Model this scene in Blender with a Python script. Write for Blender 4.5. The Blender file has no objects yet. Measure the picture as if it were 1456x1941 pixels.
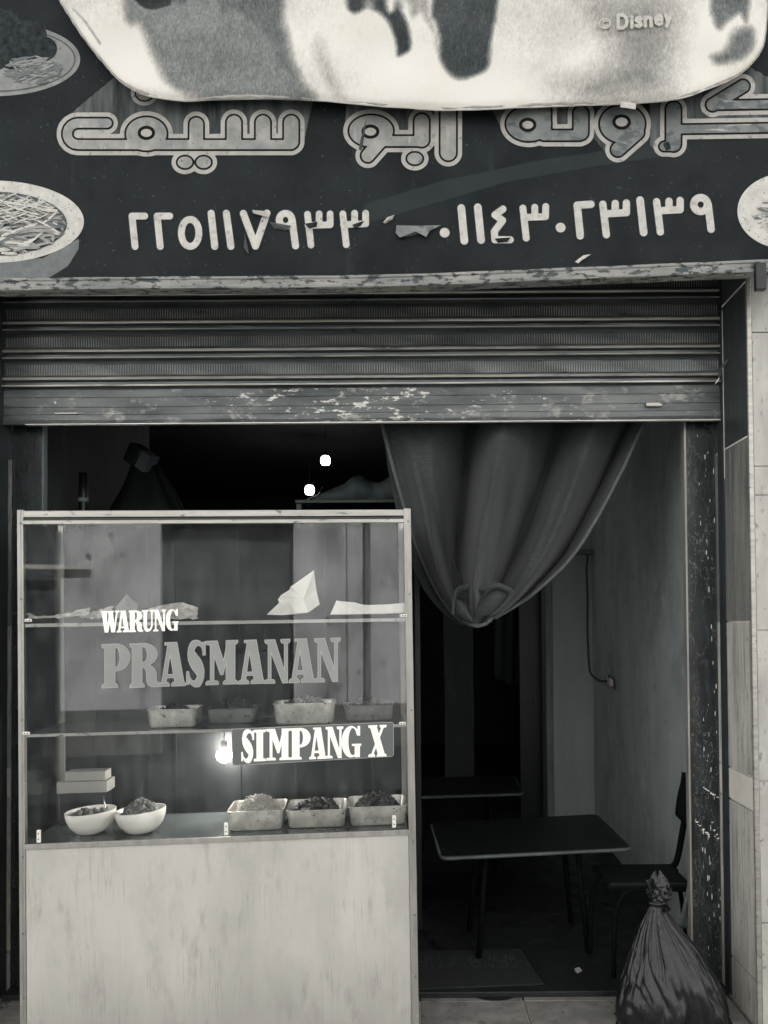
import bpy, bmesh, math, random
import numpy as np
from mathutils import Vector, Matrix, Euler, noise as mnoise

random.seed(7)
rng = np.random.default_rng(11)
SC = bpy.context.scene
COL = SC.collection
R = math.radians

# ---------------------------------------------------------------- camera
EYE = 1.65
FPX, PX0, PY0 = 1500.0, 800.0, 1154.0          # focal length and principal point, in photo pixels
cam_d = bpy.data.cameras.new("camera")
cam = bpy.data.objects.new("camera", cam_d); COL.objects.link(cam)
cam.location = (0, 0, EYE)
CAMROT = (Matrix.Rotation(R(90 + 1.2), 3, 'X') @ Matrix.Rotation(R(-0.4), 3, 'Z'))
cam.rotation_euler = CAMROT.to_euler()
cam_d.sensor_fit = 'HORIZONTAL'; cam_d.sensor_width = 36
cam_d.lens = FPX / 1456 * 36
cam_d.shift_x = -(PX0 - 728) / 1456
cam_d.shift_y = (PY0 - 970.5) / 1456
cam_d.clip_start = 0.05; cam_d.clip_end = 500
SC.camera = cam

# ---------------------------------------------------------------- sky, sun, exposure
SUN_EL, SUN_AZ = 55, 18            # sun stands high behind the shop, so the shop front is in open shade
w = bpy.data.worlds.new("World"); SC.world = w; w.use_nodes = True
nt = w.node_tree; nt.nodes.clear()
sky = nt.nodes.new('ShaderNodeTexSky'); sky.sky_type = 'NISHITA'; sky.sun_disc = False
sky.sun_elevation = R(SUN_EL); sky.sun_rotation = R(SUN_AZ)
hs = nt.nodes.new('ShaderNodeHueSaturation'); hs.inputs['Saturation'].default_value = 0.0   # the photograph is monochrome
bg = nt.nodes.new('ShaderNodeBackground'); bg.inputs['Strength'].default_value = 0.10
out = nt.nodes.new('ShaderNodeOutputWorld')
nt.links.new(sky.outputs[0], hs.inputs['Color']); nt.links.new(hs.outputs[0], bg.inputs['Color'])
nt.links.new(bg.outputs[0], out.inputs['Surface'])
sl = bpy.data.lights.new("sun", 'SUN'); sl.energy = 5.0; sl.angle = R(0.5); sl.color = (1, .995, .98)
sun = bpy.data.objects.new("sun", sl); COL.objects.link(sun)
_sd = Vector((math.sin(R(SUN_AZ)) * math.cos(R(SUN_EL)), math.cos(R(SUN_AZ)) * math.cos(R(SUN_EL)), math.sin(R(SUN_EL))))
sun.rotation_euler = _sd.to_track_quat('Z', 'Y').to_euler(); sun.location = (2, 4, 12)
vs_ = SC.view_settings
SC.display_settings.display_device = 'sRGB'
vs_.view_transform = 'Standard'; vs_.look = 'None'; vs_.gamma = 1; vs_.use_curve_mapping = False
vs_.exposure = 2.15
SC.render.film_transparent = False
SC.cycles.max_bounces = 8; SC.cycles.diffuse_bounces = 5; SC.cycles.transparent_max_bounces = 12
SC.cycles.sample_clamp_indirect = 4
SC.cycles.use_denoising = True

# ---------------------------------------------------------------- helpers: pixels and rays
def ray(px, py):
    return CAMROT @ Vector(((px - PX0) / FPX, -(py - PY0) / FPX, -1))
def P(px, py, Y):
    d = ray(px, py); t = Y / d.y
    return Vector((d.x * t, Y, EYE + d.z * t))
def PZ(px, py, z):
    d = ray(px, py); t = (z - EYE) / d.z
    return Vector((d.x * t, d.y * t, z))
_CR = np.array(CAMROT)
def PN(px, py, Y):
    px = np.asarray(px, float); py = np.asarray(py, float)
    d = np.stack([(px - PX0) / FPX, -(py - PY0) / FPX, -np.ones_like(px)], -1) @ _CR.T
    t = (Y / d[..., 1])
    r = d * t[..., None]; r[..., 2] += EYE
    return r

# ---------------------------------------------------------------- helpers: objects
def tag(o, label=None, cat=None, group=None, kind=None):
    if label: o['label'] = label
    if cat: o['category'] = cat
    if group: o['group'] = group
    if kind: o['kind'] = kind
    return o
def root_matrix(o):
    m = Matrix.Identity(4)
    while o is not None:
        m = o.matrix_basis @ m; o = o.parent
    return m
def thing(name, label, cat, loc=(0, 0, 0), group=None, kind=None, mat3=None):
    o = bpy.data.objects.new(name, None); COL.objects.link(o)
    o.empty_display_size = .1
    M4 = Matrix.Translation(Vector(loc))
    if mat3 is not None: M4 = M4 @ mat3.to_4x4()
    o.matrix_basis = M4
    return tag(o, label, cat, group, kind)
def link_mesh(name, me, parent=None):
    o = bpy.data.objects.new(name, me); COL.objects.link(o)
    if parent is not None: o.parent = parent
    return o
def obj(name, verts, faces, mat, parent=None, smooth=False, local=False, fmats=None):
    """one mesh object; verts in world space unless local"""
    if parent is not None and not local:
        inv = root_matrix(parent).inverted()
        verts = [inv @ Vector(v) for v in verts]
    me = bpy.data.meshes.new(name)
    me.from_pydata([tuple(v) for v in verts], [], [tuple(f) for f in faces])
    for m in (mat if isinstance(mat, (list, tuple)) else [mat]): me.materials.append(m)
    if fmats is not None: me.polygons.foreach_set('material_index', fmats)
    if smooth: me.polygons.foreach_set('use_smooth', [True] * len(me.polygons))
    me.update()
    return link_mesh(name, me, parent)
class MB:
    def __init__(s): s.v = []; s.f = []; s.m = []
    def add(s, v, f, mi=0):
        n = len(s.v); s.v += [Vector(x) for x in v]
        s.f += [tuple(i + n for i in q) for q in f]; s.m += [mi] * len(f)
        return s
    def box(s, lo, hi, mi=0):
        x0, y0, z0 = lo; x1, y1, z1 = hi
        return s.add([(x0,y0,z0),(x1,y0,z0),(x1,y1,z0),(x0,y1,z0),(x0,y0,z1),(x1,y0,z1),(x1,y1,z1),(x0,y1,z1)],
                     [(0,3,2,1),(4,5,6,7),(0,1,5,4),(1,2,6,5),(2,3,7,6),(3,0,4,7)], mi)
    def tube(s, pts, r, n=8, mi=0, cap=True):
        pts = [Vector(p) for p in pts]; rs = r if isinstance(r, (list, tuple)) else [r] * len(pts)
        vs, fs = [], []
        up = None
        for i, p in enumerate(pts):
            t = (pts[min(i + 1, len(pts) - 1)] - pts[max(i - 1, 0)]).normalized()
            if up is None: up = t.orthogonal().normalized()
            up = (up - t * up.dot(t)).normalized(); b = t.cross(up)
            for k in range(n):
                a = 2 * math.pi * k / n
                vs.append(p + (up * math.cos(a) + b * math.sin(a)) * rs[i])
        for i in range(len(pts) - 1):
            for k in range(n):
                k2 = (k + 1) % n
                fs.append((i*n+k, i*n+k2, (i+1)*n+k2, (i+1)*n+k))
        if cap:
            fs.append(tuple(range(n))[::-1]); fs.append(tuple(range((len(pts)-1)*n, len(pts)*n)))
        return s.add(vs, fs, mi)
    def lathe(s, prof, n=32, c=(0, 0, 0), mi=0):
        vs, fs = [], []
        for r, z in prof:
            for k in range(n):
                a = 2 * math.pi * k / n
                vs.append((c[0] + r * math.cos(a), c[1] + r * math.sin(a), c[2] + z))
        for i in range(len(prof) - 1):
            for k in range(n):
                k2 = (k + 1) % n
                fs.append((i*n+k, i*n+k2, (i+1)*n+k2, (i+1)*n+k))
        return s.add(vs, fs, mi)
    def grid(s, fn, nu, nv, mi=0):
        vs = [fn(i / nu, j / nv) for j in range(nv + 1) for i in range(nu + 1)]
        fs = [(j*(nu+1)+i, j*(nu+1)+i+1, (j+1)*(nu+1)+i+1, (j+1)*(nu+1)+i) for j in range(nv) for i in range(nu)]
        return s.add(vs, fs, mi)
    def build(s, name, mat, parent=None, smooth=False, local=False, bevel=0, seg=2, solid=0, sub=0):
        o = obj(name, s.v, s.f, mat, parent, smooth, local, s.m if isinstance(mat, (list, tuple)) else None)
        if solid:
            md = o.modifiers.new('thickness', 'SOLIDIFY'); md.thickness = solid; md.offset = 0
        if bevel:
            md = o.modifiers.new('bevel', 'BEVEL'); md.width = bevel; md.segments = seg; md.limit_method = 'ANGLE'
            md.angle_limit = R(40)
        if sub:
            md = o.modifiers.new('sub', 'SUBSURF'); md.levels = sub; md.render_levels = sub
        return o
def box(name, lo, hi, mat, parent=None, bevel=0.002, local=False):
    return MB().box(lo, hi).build(name, mat, parent, local=local, bevel=bevel)
def spline(pts, n):
    """Catmull-Rom through 2-D or 3-D points, n samples"""
    p = np.array(pts, float); m = len(p)
    q = np.vstack([2*p[0]-p[1], p, 2*p[-1]-p[-2]])
    res = []
    for k in range(n):
        t = k / (n - 1) * (m - 1); i = min(int(t), m - 2); u = t - i
        a, b, c, d = q[i], q[i+1], q[i+2], q[i+3]
        res.append(.5*((2*b)+(-a+c)*u+(2*a-5*b+4*c-d)*u*u+(-a+3*b-3*c+d)*u**3))
    return np.array(res)

# ---------------------------------------------------------------- helpers: materials
def T(g, cool=None):
    """split tone of the print: greys lean teal in the darks, cream in the lights"""
    if cool == 'neutral': return (g, g, g, 1)
    wv = min(1, max(0, (g - .015) / .24)) if cool is None else 1 - cool
    c, h = (0.79, 1.0, 1.04), (1.045, 1.0, .91)
    return tuple(min(1, g * (c[i] + (h[i] - c[i]) * wv)) for i in range(3)) + (1,)
class NT:
    def __init__(s, name):
        s.m = bpy.data.materials.new(name); s.m.use_nodes = True; s.t = s.m.node_tree
        s.b = s.t.nodes['Principled BSDF']
        s.pos = s.n('ShaderNodeNewGeometry').outputs['Position']
    def n(s, k, **kw):
        x = s.t.nodes.new(k)
        for a, b in kw.items(): setattr(x, a, b)
        return x
    def l(s, a, b): s.t.links.new(a, b)
    def noise(s, scale, stretch=(1, 1, 1), detail=6, rough=.6, off=(0, 0, 0)):
        mp = s.n('ShaderNodeMapping'); mp.inputs['Scale'].default_value = stretch; mp.inputs['Location'].default_value = off
        s.l(s.pos, mp.inputs['Vector'])
        x = s.n('ShaderNodeTexNoise'); x.inputs['Scale'].default_value = scale; x.inputs['Detail'].default_value = detail
        x.inputs['Roughness'].default_value = rough
        s.l(mp.outputs[0], x.inputs['Vector']); return x.outputs['Fac']
    def ramp(s, val, lo, hi, a=0., b=1.):
        x = s.n('ShaderNodeMapRange'); x.inputs[1].default_value = lo; x.inputs[2].default_value = hi
        x.inputs[3].default_value = a; x.inputs[4].default_value = b
        s.l(val, x.inputs[0]); return x.outputs[0]
    def mix(s, f, a, b):
        x = s.n('ShaderNodeMixRGB')
        if isinstance(f, float): x.inputs[0].default_value = f
        else: s.l(f, x.inputs[0])
        for k, v in ((1, a), (2, b)):
            if isinstance(v, tuple): x.inputs[k].default_value = v
            else: s.l(v, x.inputs[k])
        return x.outputs[0]
    def math(s, op, a, b=None):
        x = s.n('ShaderNodeMath', operation=op)
        for k, v in ((0, a), (1, b)):
            if v is None: continue
            if isinstance(v, (int, float)): x.inputs[k].default_value = v
            else: s.l(v, x.inputs[k])
        return x.outputs[0]
    def bump(s, val, strength, dist=.01):
        x = s.n('ShaderNodeBump'); x.inputs['Strength'].default_value = strength; x.inputs['Distance'].default_value = dist
        s.l(val, x.inputs['Height']); s.l(x.outputs[0], s.b.inputs['Normal'])
def mat(name, g, rough=.6, metal=0., var=.25, vs=6, stretch=(1, 1, 1), spots=(), bump=0., bs=80, bst=(1, 1, 1), cool=None, spec=.4, rvar=.0):
    t = NT(name)
    col = t.mix(t.ramp(t.noise(vs, stretch), .3, .7), T(g*(1-var), cool), T(g*(1+var), cool))
    for i, (g2, sc, st, th, so) in enumerate(spots):
        col = t.mix(t.ramp(t.noise(sc, st, off=(3.1*i+1, 7.7*i, 1.3*i)), th, th + so), col, T(g2, cool))
    t.l(col, t.b.inputs['Base Color'])
    t.b.inputs['Metallic'].default_value = metal; t.b.inputs['Specular IOR Level'].default_value = spec
    if rvar:
        t.l(t.ramp(t.noise(vs*2.3, stretch), .3, .7, max(.04, rough - rvar), min(1, rough + rvar)), t.b.inputs['Roughness'])
    else: t.b.inputs['Roughness'].default_value = rough
    if bump: t.bump(t.noise(bs, bst), bump)
    return t.m
def emit(name, col, strength):
    m = bpy.data.materials.new(name); m.use_nodes = True; b = m.node_tree.nodes['Principled BSDF']
    b.inputs['Emission Color'].default_value = col; b.inputs['Emission Strength'].default_value = strength
    return m

MT = {}
MT['sign'] = mat('sign vinyl', .016, .6, var=.25, vs=5, spec=.10, spots=[(.09, 70, (1,1,1), .66, .06), (.008, 3, (1,1,1), .5, .2), (.036, 9, (1, 1, .2), .62, .2)], bump=.05, bs=220)
MT['sign_band'] = mat('sign vinyl lighter band', .026, .6, spec=.1, var=.15, vs=5)
MT['sign_shade'] = mat('printed letter side', .075, .6, var=.75, vs=9, stretch=(2.2, 1, .25), spec=.1)
MT['ink_pale'] = mat('letter edge print', .30, .5, var=.15, vs=14, spots=[(.17, 45, (1,1,1), .58, .08), (.05, 80, (1,1,1), .69, .03)])
MT['ink_line'] = mat('letter line print', .006, .6, var=.1, spec=.1)
MT['ink_fill'] = mat('letter face print', .22, .5, var=.28, vs=14, spots=[(.10, 60, (1,1,1), .62, .06), (.34, 22, (2, 1, .5), .58, .14), (.03, 90, (1,1,.6), .70, .03)])
MT['ink_worn'] = mat('worn letter face print', .15, .5, var=.3, vs=12, spots=[(.08, 14, (1,1,1.6), .52, .08), (.33, 20, (.4, 1, 3), .60, .10)])
MT['digit'] = mat('digit print', .41, .55, var=.16, vs=24, spots=[(.28, 40, (1,1,1), .54, .12), (.10, 48, (1,1,1), .64, .05), (.03, 80, (1,1,.7), .70, .02)])
MT['digit_edge'] = mat('digit edge print', .02, .5, var=.1)
MT['dish'] = mat('dish print', .42, .5, var=.2, vs=20, spots=[(.14, 90, (1,1,1), .60, .08)])
MT['dish_dim'] = mat('dim dish print', .19, .5, var=.2, vs=20, spots=[(.10, 90, (1,1,1), .60, .08)])
MT['sauce'] = mat('sauce print', .06, .5, var=.4, vs=20)
MT['meat'] = mat('meatball print', .022, .6, var=.8, vs=40, spec=.1)
MT['noodle_a'] = mat('noodle print light', .42, .5, var=.25, vs=30)
MT['noodle_b'] = mat('noodle print mid', .22, .5, var=.25, vs=30)
MT['noodle_c'] = mat('noodle print dark', .11, .5, var=.25, vs=30)
MT['alu'] = mat('worn aluminium', .33, .38, metal=.55, var=.22, vs=10, stretch=(.4, 1, 6), spots=[(.14, 34, (.6,1,1.5), .60, .06), (.8, 60, (.5,1,1), .70, .03)], bump=.12, bs=60)
MT['trim'] = mat('rusting sign trim', .21, .5, metal=.2, var=.3, vs=9, stretch=(.5,1,2), spots=[(.05, 42, (.5,1,1.2), .52, .06), (.42, 30, (.3,1,2), .66, .05), (.03, 14, (.8,1,1), .70, .04)], bump=.2, bs=60)
MT['bar_edge'] = mat('pale bar lip', .8, .4, var=.3, vs=6)  # one pale colour for the bottom bar's lower lip
MT['edge_band'] = mat('table edge band', .07, .5, var=.5, vs=5, cool=.8)
MT['alu_post'] = mat('cabinet aluminium', .31, .4, metal=.4, var=.2, vs=9, stretch=(3, 3, .5), spots=[(.85, 48, (1,1,1), .72, .02), (.2, 50, (1,1,.5), .66, .06)])
MT['shutter'] = mat('painted shutter steel', .115, .36, metal=.4, var=.30, vs=4, stretch=(.6, 1, 3), spots=[(.05, 3.2, (1,1,1.5), .55, .25), (.33, 50, (.35,1,1.4), .70, .03)], rvar=.12)
MT['ridge'] = mat('shutter ridge highlight', .60, .35, metal=.5, var=.35, vs=5, stretch=(.4,1,3), spots=[(.07, 6, (.5,1,2), .55, .2), (.7, 60, (.2,1,1), .7, .03)])  # light catching the slat ridges, put in as a paler colour
MT['rib'] = mat('shutter rib', .48, .42, metal=.2, var=.35, vs=3.4, spots=[(.07, 3.2, (1,1,1.5), .52, .25)])
MT['rail'] = mat('black guide rail', .03, .5, var=.3, vs=12)
def veins(t, col, sc, st, width, c2, off=(0, 0, 0)):
    v = t.math('ABSOLUTE', t.math('SUBTRACT', t.noise(sc, st, 5, .55, off), .5))
    return t.mix(t.ramp(v, 0, width, 1, 0), col, c2)
def marble(name, g, gs, th, vn=.16):
    t = NT(name)
    col = t.mix(t.ramp(t.noise(8, (2, 2, .6)), .3, .7), T(g*.5), T(g*1.6))
    col = veins(t, col, 9, (2.2, 1, .5), .006, T(vn))
    col = veins(t, col, 17, (2.4, 1, .45), .004, T(vn*.6), (4, 1, 2))
    gate = t.ramp(t.noise(5, (1, 1, .7), off=(3, 3, 8)), .46, .60)
    v = t.math('ABSOLUTE', t.math('SUBTRACT', t.noise(26, (2.0, 1, .35), 6, .6, (9, 2, 6)), .5))
    col = t.mix(t.math('MULTIPLY', t.ramp(v, 0, .010, 1, 0), t.math('MULTIPLY', gate, t.ramp(t.noise(60), .50, .58))), col, T(gs))
    col = t.mix(t.ramp(t.noise(14, (1.5, 1, .3)), .58, .8), col, T(.06))
    t.l(col, t.b.inputs['Base Color']); t.b.inputs['Roughness'].default_value = .25
    return t.m
MT['marble'] = marble('dark splashed marble', .022, .62, .68)
MT['marble_left'] = marble('dark marble', .016, .12, .72, .035)
MT['splash'] = mat('white paint splash', .75, .6, var=.1, vs=40)
def stone(name, g):
    t = NT(name)
    col = t.mix(t.ramp(t.noise(5, (3, 3, .35)), .3, .7), T(g*.72), T(g*1.12))
    col = t.mix(t.ramp(t.noise(12, (3, 3, .2), 8, .65, (1, 7, 1)), .50, .66), col, T(g*.45))
    col = veins(t, col, 7, (3.2, 3.2, .28), .010, T(g*.28))
    col = veins(t, col, 13, (3, 3, .22), .008, T(g*.35), (5, 5, 5))
    col = t.mix(t.ramp(t.noise(30, (1, 1, .6), 8, .7, (2, 2, 6)), .64, .70), col, T(g*.3))
    t.l(col, t.b.inputs['Base Color']); t.b.inputs['Roughness'].default_value = .4
    t.bump(t.noise(40, (2, 2, .3)), .08)
    return t.m
def laminate():
    t = NT('stained laminate')
    col = t.mix(t.ramp(t.noise(2.2, (2.2, 2.2, .8)), .3, .7), T(.38), T(.48))
    st = t.ramp(t.noise(7, (3, 3, .9), 8), .52, .72)
    col = t.mix(t.math('MULTIPLY', st, t.ramp(t.noise(3.1, off=(4, 2, 0)), .38, .62)), col, T(.28))
    col = t.mix(t.math('MULTIPLY', t.ramp(t.noise(24, (4, 4, .3), 8, off=(8, 1, 3)), .60, .68), .18), col, T(.55))
    col = t.mix(t.ramp(t.noise(46, (1, 1, 1.6), 8, .7, off=(1, 9, 3)), .72, .75), col, T(.14))
    col = t.mix(t.math('MULTIPLY', t.ramp(t.noise(5, (1, 1, .7), off=(9, 4, 1)), .55, .7), .5), col, T(.32))
    sep = t.n('ShaderNodeSeparateXYZ'); t.l(t.pos, sep.inputs[0])
    low = t.ramp(t.math('ADD', sep.outputs[2], t.math('MULTIPLY', t.noise(4, (1, 1, .5), off=(6, 6, 6)), .5)), .30, .62, .55, 0.)
    col = t.mix(low, col, T(.25))                              # splashed grime along the foot
    drip = t.math('ABSOLUTE', t.math('SUBTRACT', t.noise(14, (2.6, 2.6, .10), 3, .5, (7, 3, 2)), .5))
    col = t.mix(t.math('MULTIPLY', t.ramp(drip, 0, .016, .5, 0), t.ramp(t.noise(3.5, off=(1, 1, 8)), .45, .6)), col, T(.22))
    t.l(col, t.b.inputs['Base Color']); t.b.inputs['Roughness'].default_value = .45
    t.bump(t.noise(30, (3, 3, .5)), .05)
    return t.m
MT['laminate'] = laminate()
MT['stone'] = stone('veined beige stone', .52)
MT['stone_shade'] = stone('veined stone painted shade', .22)  # stone darkened in colour for the shade below the sign
MT['stone_dark_shade'] = stone('dark veined stone painted shade', .05)  # dark tile, its colour deepened further for the sign's shade
MT['stone_pale'] = mat('pale stone', .60, .4, var=.08, vs=8)
MT['grout'] = mat('pale grout', .75, .8, var=.2)
MT['wall_front'] = mat('white stone facing', .36, .5, var=.22, vs=5, stretch=(2,2,.6), spots=[(.2, 30, (1,1,.5), .60, .08), (.1, 50, (1,1,.6), .66, .05)], bump=.05)
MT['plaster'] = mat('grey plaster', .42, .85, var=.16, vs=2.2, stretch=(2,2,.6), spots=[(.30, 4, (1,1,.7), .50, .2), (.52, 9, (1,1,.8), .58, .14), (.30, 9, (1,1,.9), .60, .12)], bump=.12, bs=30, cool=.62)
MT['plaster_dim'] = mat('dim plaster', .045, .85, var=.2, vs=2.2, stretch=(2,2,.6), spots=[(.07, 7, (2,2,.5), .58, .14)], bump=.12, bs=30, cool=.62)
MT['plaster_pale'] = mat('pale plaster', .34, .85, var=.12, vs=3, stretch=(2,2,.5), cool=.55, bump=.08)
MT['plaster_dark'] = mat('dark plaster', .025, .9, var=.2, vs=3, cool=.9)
MT['ceiling'] = mat('dark ceiling', .02, .9, var=.3, vs=2, cool=.8)  # near-black ceiling colour, varied at random
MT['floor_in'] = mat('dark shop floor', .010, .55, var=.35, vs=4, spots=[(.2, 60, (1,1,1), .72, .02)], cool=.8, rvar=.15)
MT['slab'] = mat('pavement stone', .17, .6, cool=.1, var=.3, vs=9, spots=[(.09, 24, (1,1,1), .55, .12), (.26, 15, (1,1,1), .62, .1), (.05, 60, (1,1,1), .66, .05)], bump=.1, bs=60)
MT['road'] = mat('asphalt', .028, .9, var=.3, vs=20, bump=.3, bs=150)
MT['frame_wood'] = mat('door frame wood', .16, .6, var=.3, vs=8, stretch=(3,3,.4), cool=.8)
MT['black'] = mat('black paint', .012, .4, var=.2)
MT['tabletop'] = mat('dark laminate', .008, .4, var=.3, vs=8, cool=.8, spec=.25)
MT['steel'] = mat('chrome tube', .35, .25, metal=.9, var=.2, cool=.6)
MT['black_tube'] = mat('black tube', .005, .8, spec=.06, var=.2)
MT['vinyl_seat'] = mat('black vinyl', .007, .6, var=.3, spec=.15)
MT['mat'] = mat('rubber mat', .013, .85, var=.3, vs=60, bump=.3, bs=200, cool=.7)
MT['mat_ink'] = mat('faded mat lettering', .035, .85, var=.6, vs=30, cool=.7)
MT['plastic_white'] = mat('white plastic', .7, .4, var=.08)
MT['wire'] = mat('dark wire', .05, .6, var=.2)
MT['paper'] = mat('white paper', .93, .8, var=.03, vs=20)
MT['film'] = mat('clear packet film', .55, .25, var=.3, vs=18, spec=.6)
MT['bowl'] = mat('white enamel bowl', .86, .3, var=.05, vs=14)
MT['tray'] = mat('scuffed steel tray', .72, .30, metal=.5, var=.3, vs=18, spots=[(.18, 55, (1,1,1), .62, .05)])
MT['tray_dull'] = mat('dull steel tray', .22, .42, metal=.4, var=.25, vs=14, spots=[(.1, 40, (1,1,1), .58, .1)])
MT['food_dark'] = mat('dark stewed food', .05, .6, var=.5, vs=60, cool=.2)
MT['food_mid'] = mat('fried food', .16, .6, var=.5, vs=60, cool=.2)
MT['food_pale'] = mat('pale noodles', .42, .6, var=.3, vs=60, cool=.0)
MT['cab_dark'] = mat('dark cabinet board', .009, .5, var=.35, vs=5, stretch=(3,3,.4), spots=[(.02, 30, (6,6,.05), .62, .05)], cool=.7)
MT['shelf'] = mat('glass shelf', .10, .2, var=.3, vs=8, cool=.6)
MT['vinyl_white'] = mat('white lettering vinyl', .90, .5, var=.03)
MT['vinyl_grey'] = mat('grey lettering vinyl', .25, .5, var=.08, vs=5, cool=.25)
MT['vinyl_edge'] = mat('lettering edge', .33, .5, var=.08, cool=.2)
MT['plate'] = mat('grey sign plate', .115, .5, var=.06, vs=6, cool=.45)
MT['cardboard'] = mat('pale carton', .35, .8, var=.15)
MT['sack'] = mat('woven sack', .09, .8, var=.3, vs=9, cool=.9, bump=.2, bs=60)
MT['lamp_body'] = mat('lamp body', .3, .5)
MT['lamp'] = emit('lit lamp', (1, .98, .93, 1), 3)
MT['bulb'] = emit('lit bulb', (1, .98, .93, 1), 4)

def bottom_bar():
    t = NT('scraped bottom bar')
    col = t.mix(t.ramp(t.noise(4, (.6, 1, 3)), .3, .7), T(.065), T(.17))
    n = t.noise(34, (.45, 1, 1.1), 8, .7)
    px = P(690, 765, 3.55).x                     # the paint is scraped most around the middle, where hands pull
    sep = t.n('ShaderNodeSeparateXYZ'); t.l(t.pos, sep.inputs[0])
    d = t.math('ABSOLUTE', t.math('SUBTRACT', sep.outputs[0], px))
    bias = t.ramp(d, 0., 1.0, .120, .02)
    chips = t.ramp(t.math('ADD', n, bias), .675, .71)
    col = t.mix(chips, col, T(.60))
    col = t.mix(t.ramp(t.noise(60, (.12, 1, 1.6), 6, .7, off=(2, 2, 2)), .70, .73), col, T(.5))
    col = t.mix(t.math('MULTIPLY', t.ramp(t.noise(17, (.5, 1, .8), 8, .7, off=(7, 2, 2)), .56, .64), .6), col, T(.38))
    col = t.mix(t.ramp(t.noise(6, (1, 1, 2), off=(5, 5, 5)), .58, .75), col, T(.05))
    t.l(col, t.b.inputs['Base Color']); t.b.inputs['Roughness'].default_value = .45; t.b.inputs['Metallic'].default_value = .2
    t.bump(t.noise(50), .1)
    return t.m
MT['bar'] = bottom_bar()
def cloth(name, g, ws=900, cool=None, var=.2, bump=.25):
    t = NT(name)
    col = t.mix(t.ramp(t.noise(5, (1, 1, .6)), .3, .7), T(g*(1-var), cool), T(g*(1+var), cool))
    col = t.mix(t.ramp(t.noise(190, (1, 1, 1), 3), .38, .62), col, T(g*.5, cool))
    t.l(col, t.b.inputs['Base Color']); t.b.inputs['Roughness'].default_value = .95
    t.b.inputs['Specular IOR Level'].default_value = .15
    t.b.inputs['Sheen Weight'].default_value = .15
    t.bump(t.noise(260, detail=3), bump, .004)
    return t.m
MT['curtain'] = cloth('grey curtain cloth', .070, cool=.6)
MT['hem'] = cloth('curtain hem', .16, cool=.6)
def fleece():
    t = NT('fleece with print')
    at = t.n('ShaderNodeAttribute', attribute_name='print')
    n = t.noise(70, (1, 1, .7), 8, .75)
    n2 = t.noise(26, (1, 1, .6), 6, .7, off=(2, 3, 4))
    v = t.math('ADD', at.outputs['Fac'], t.math('MULTIPLY', t.math('SUBTRACT', n, .5), t.ramp(at.outputs['Fac'], .0, .25, .16, .26)))
    v = t.math('ADD', v, t.math('MULTIPLY', t.math('SUBTRACT', n2, .5), t.ramp(at.outputs['Fac'], .02, .3, .14, .30)))
    n3 = t.noise(150, (1, 1, .35), 4, .8, off=(1, 5, 9))
    v = t.math('ADD', v, t.math('MULTIPLY', t.math('SUBTRACT', n3, .5), t.ramp(at.outputs['Fac'], .03, .3, .12, .62)))
    cr = t.n('ShaderNodeValToRGB'); t.l(v, cr.inputs[0])
    e = cr.color_ramp.elements
    e[0].position = 0.06; e[0].color = T(.58); e[1].position = 1.0; e[1].color = T(.008)
    for p, c in ((.20, .42), (.36, .27), (.56, .15), (.78, .045)):
        x = e.new(p); x.color = T(c)
    t.l(cr.outputs[0], t.b.inputs['Base Color']); t.b.inputs['Roughness'].default_value = .9
    t.b.inputs['Specular IOR Level'].default_value = .2
    t.b.inputs['Sheen Weight'].default_value = .3
    t.bump(t.noise(170, (1, 1, .5), 5, .7), .5, .006)
    return t.m
MT['fleece'] = fleece()
MT['fleece_hem'] = mat('fleece binding', .30, .9, var=.2, vs=40, spots=[(.3, 120, (1,1,1), .6, .1)], bump=.6, bs=150)  # binding greyed in colour for the shade on the folded hem
MT['fleece_ink'] = mat('pale fleece print', .41, .9, var=.15, vs=60, bump=.5, bs=170)
def glass():
    m = bpy.data.materials.new('dusty glass'); m.use_nodes = True; t = m.node_tree; t.nodes.clear()
    o = t.nodes.new('ShaderNodeOutputMaterial')
    tr = t.nodes.new('ShaderNodeBsdfTransparent'); tr.inputs[0].default_value = (.985, .99, .99, 1)
    gl = t.nodes.new('ShaderNodeBsdfGlossy'); gl.inputs['Roughness'].default_value = .015
    df = t.nodes.new('ShaderNodeBsdfDiffuse'); df.inputs[0].default_value = T(.6, .4)
    geo = t.nodes.new('ShaderNodeNewGeometry')
    mp = t.nodes.new('ShaderNodeMapping'); mp.inputs['Scale'].default_value = (2, 2, .7)
    nz = t.nodes.new('ShaderNodeTexNoise'); nz.inputs['Scale'].default_value = 7; nz.inputs['Detail'].default_value = 10
    nz.inputs['Roughness'].default_value = .72
    mr = t.nodes.new('ShaderNodeMapRange'); mr.inputs[1].default_value = .45; mr.inputs[2].default_value = .78
    mr.inputs[3].default_value = .002; mr.inputs[4].default_value = .055
    t.links.new(geo.outputs['Position'], mp.inputs[0]); t.links.new(mp.outputs[0], nz.inputs['Vector']); t.links.new(nz.outputs['Fac'], mr.inputs[0])
    m1 = t.nodes.new('ShaderNodeMixShader'); t.links.new(mr.outputs[0], m1.inputs[0])
    t.links.new(tr.outputs[0], m1.inputs[1]); t.links.new(df.outputs[0], m1.inputs[2])
    lw = t.nodes.new('ShaderNodeFresnel'); lw.inputs[0].default_value = 1.46
    m2 = t.nodes.new('ShaderNodeMixShader'); t.links.new(lw.outputs[0], m2.inputs[0])
    t.links.new(m1.outputs[0], m2.inputs[1]); t.links.new(gl.outputs[0], m2.inputs[2])
    t.links.new(m2.outputs[0], o.inputs['Surface'])
    return m
MT['glass'] = glass()
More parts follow.
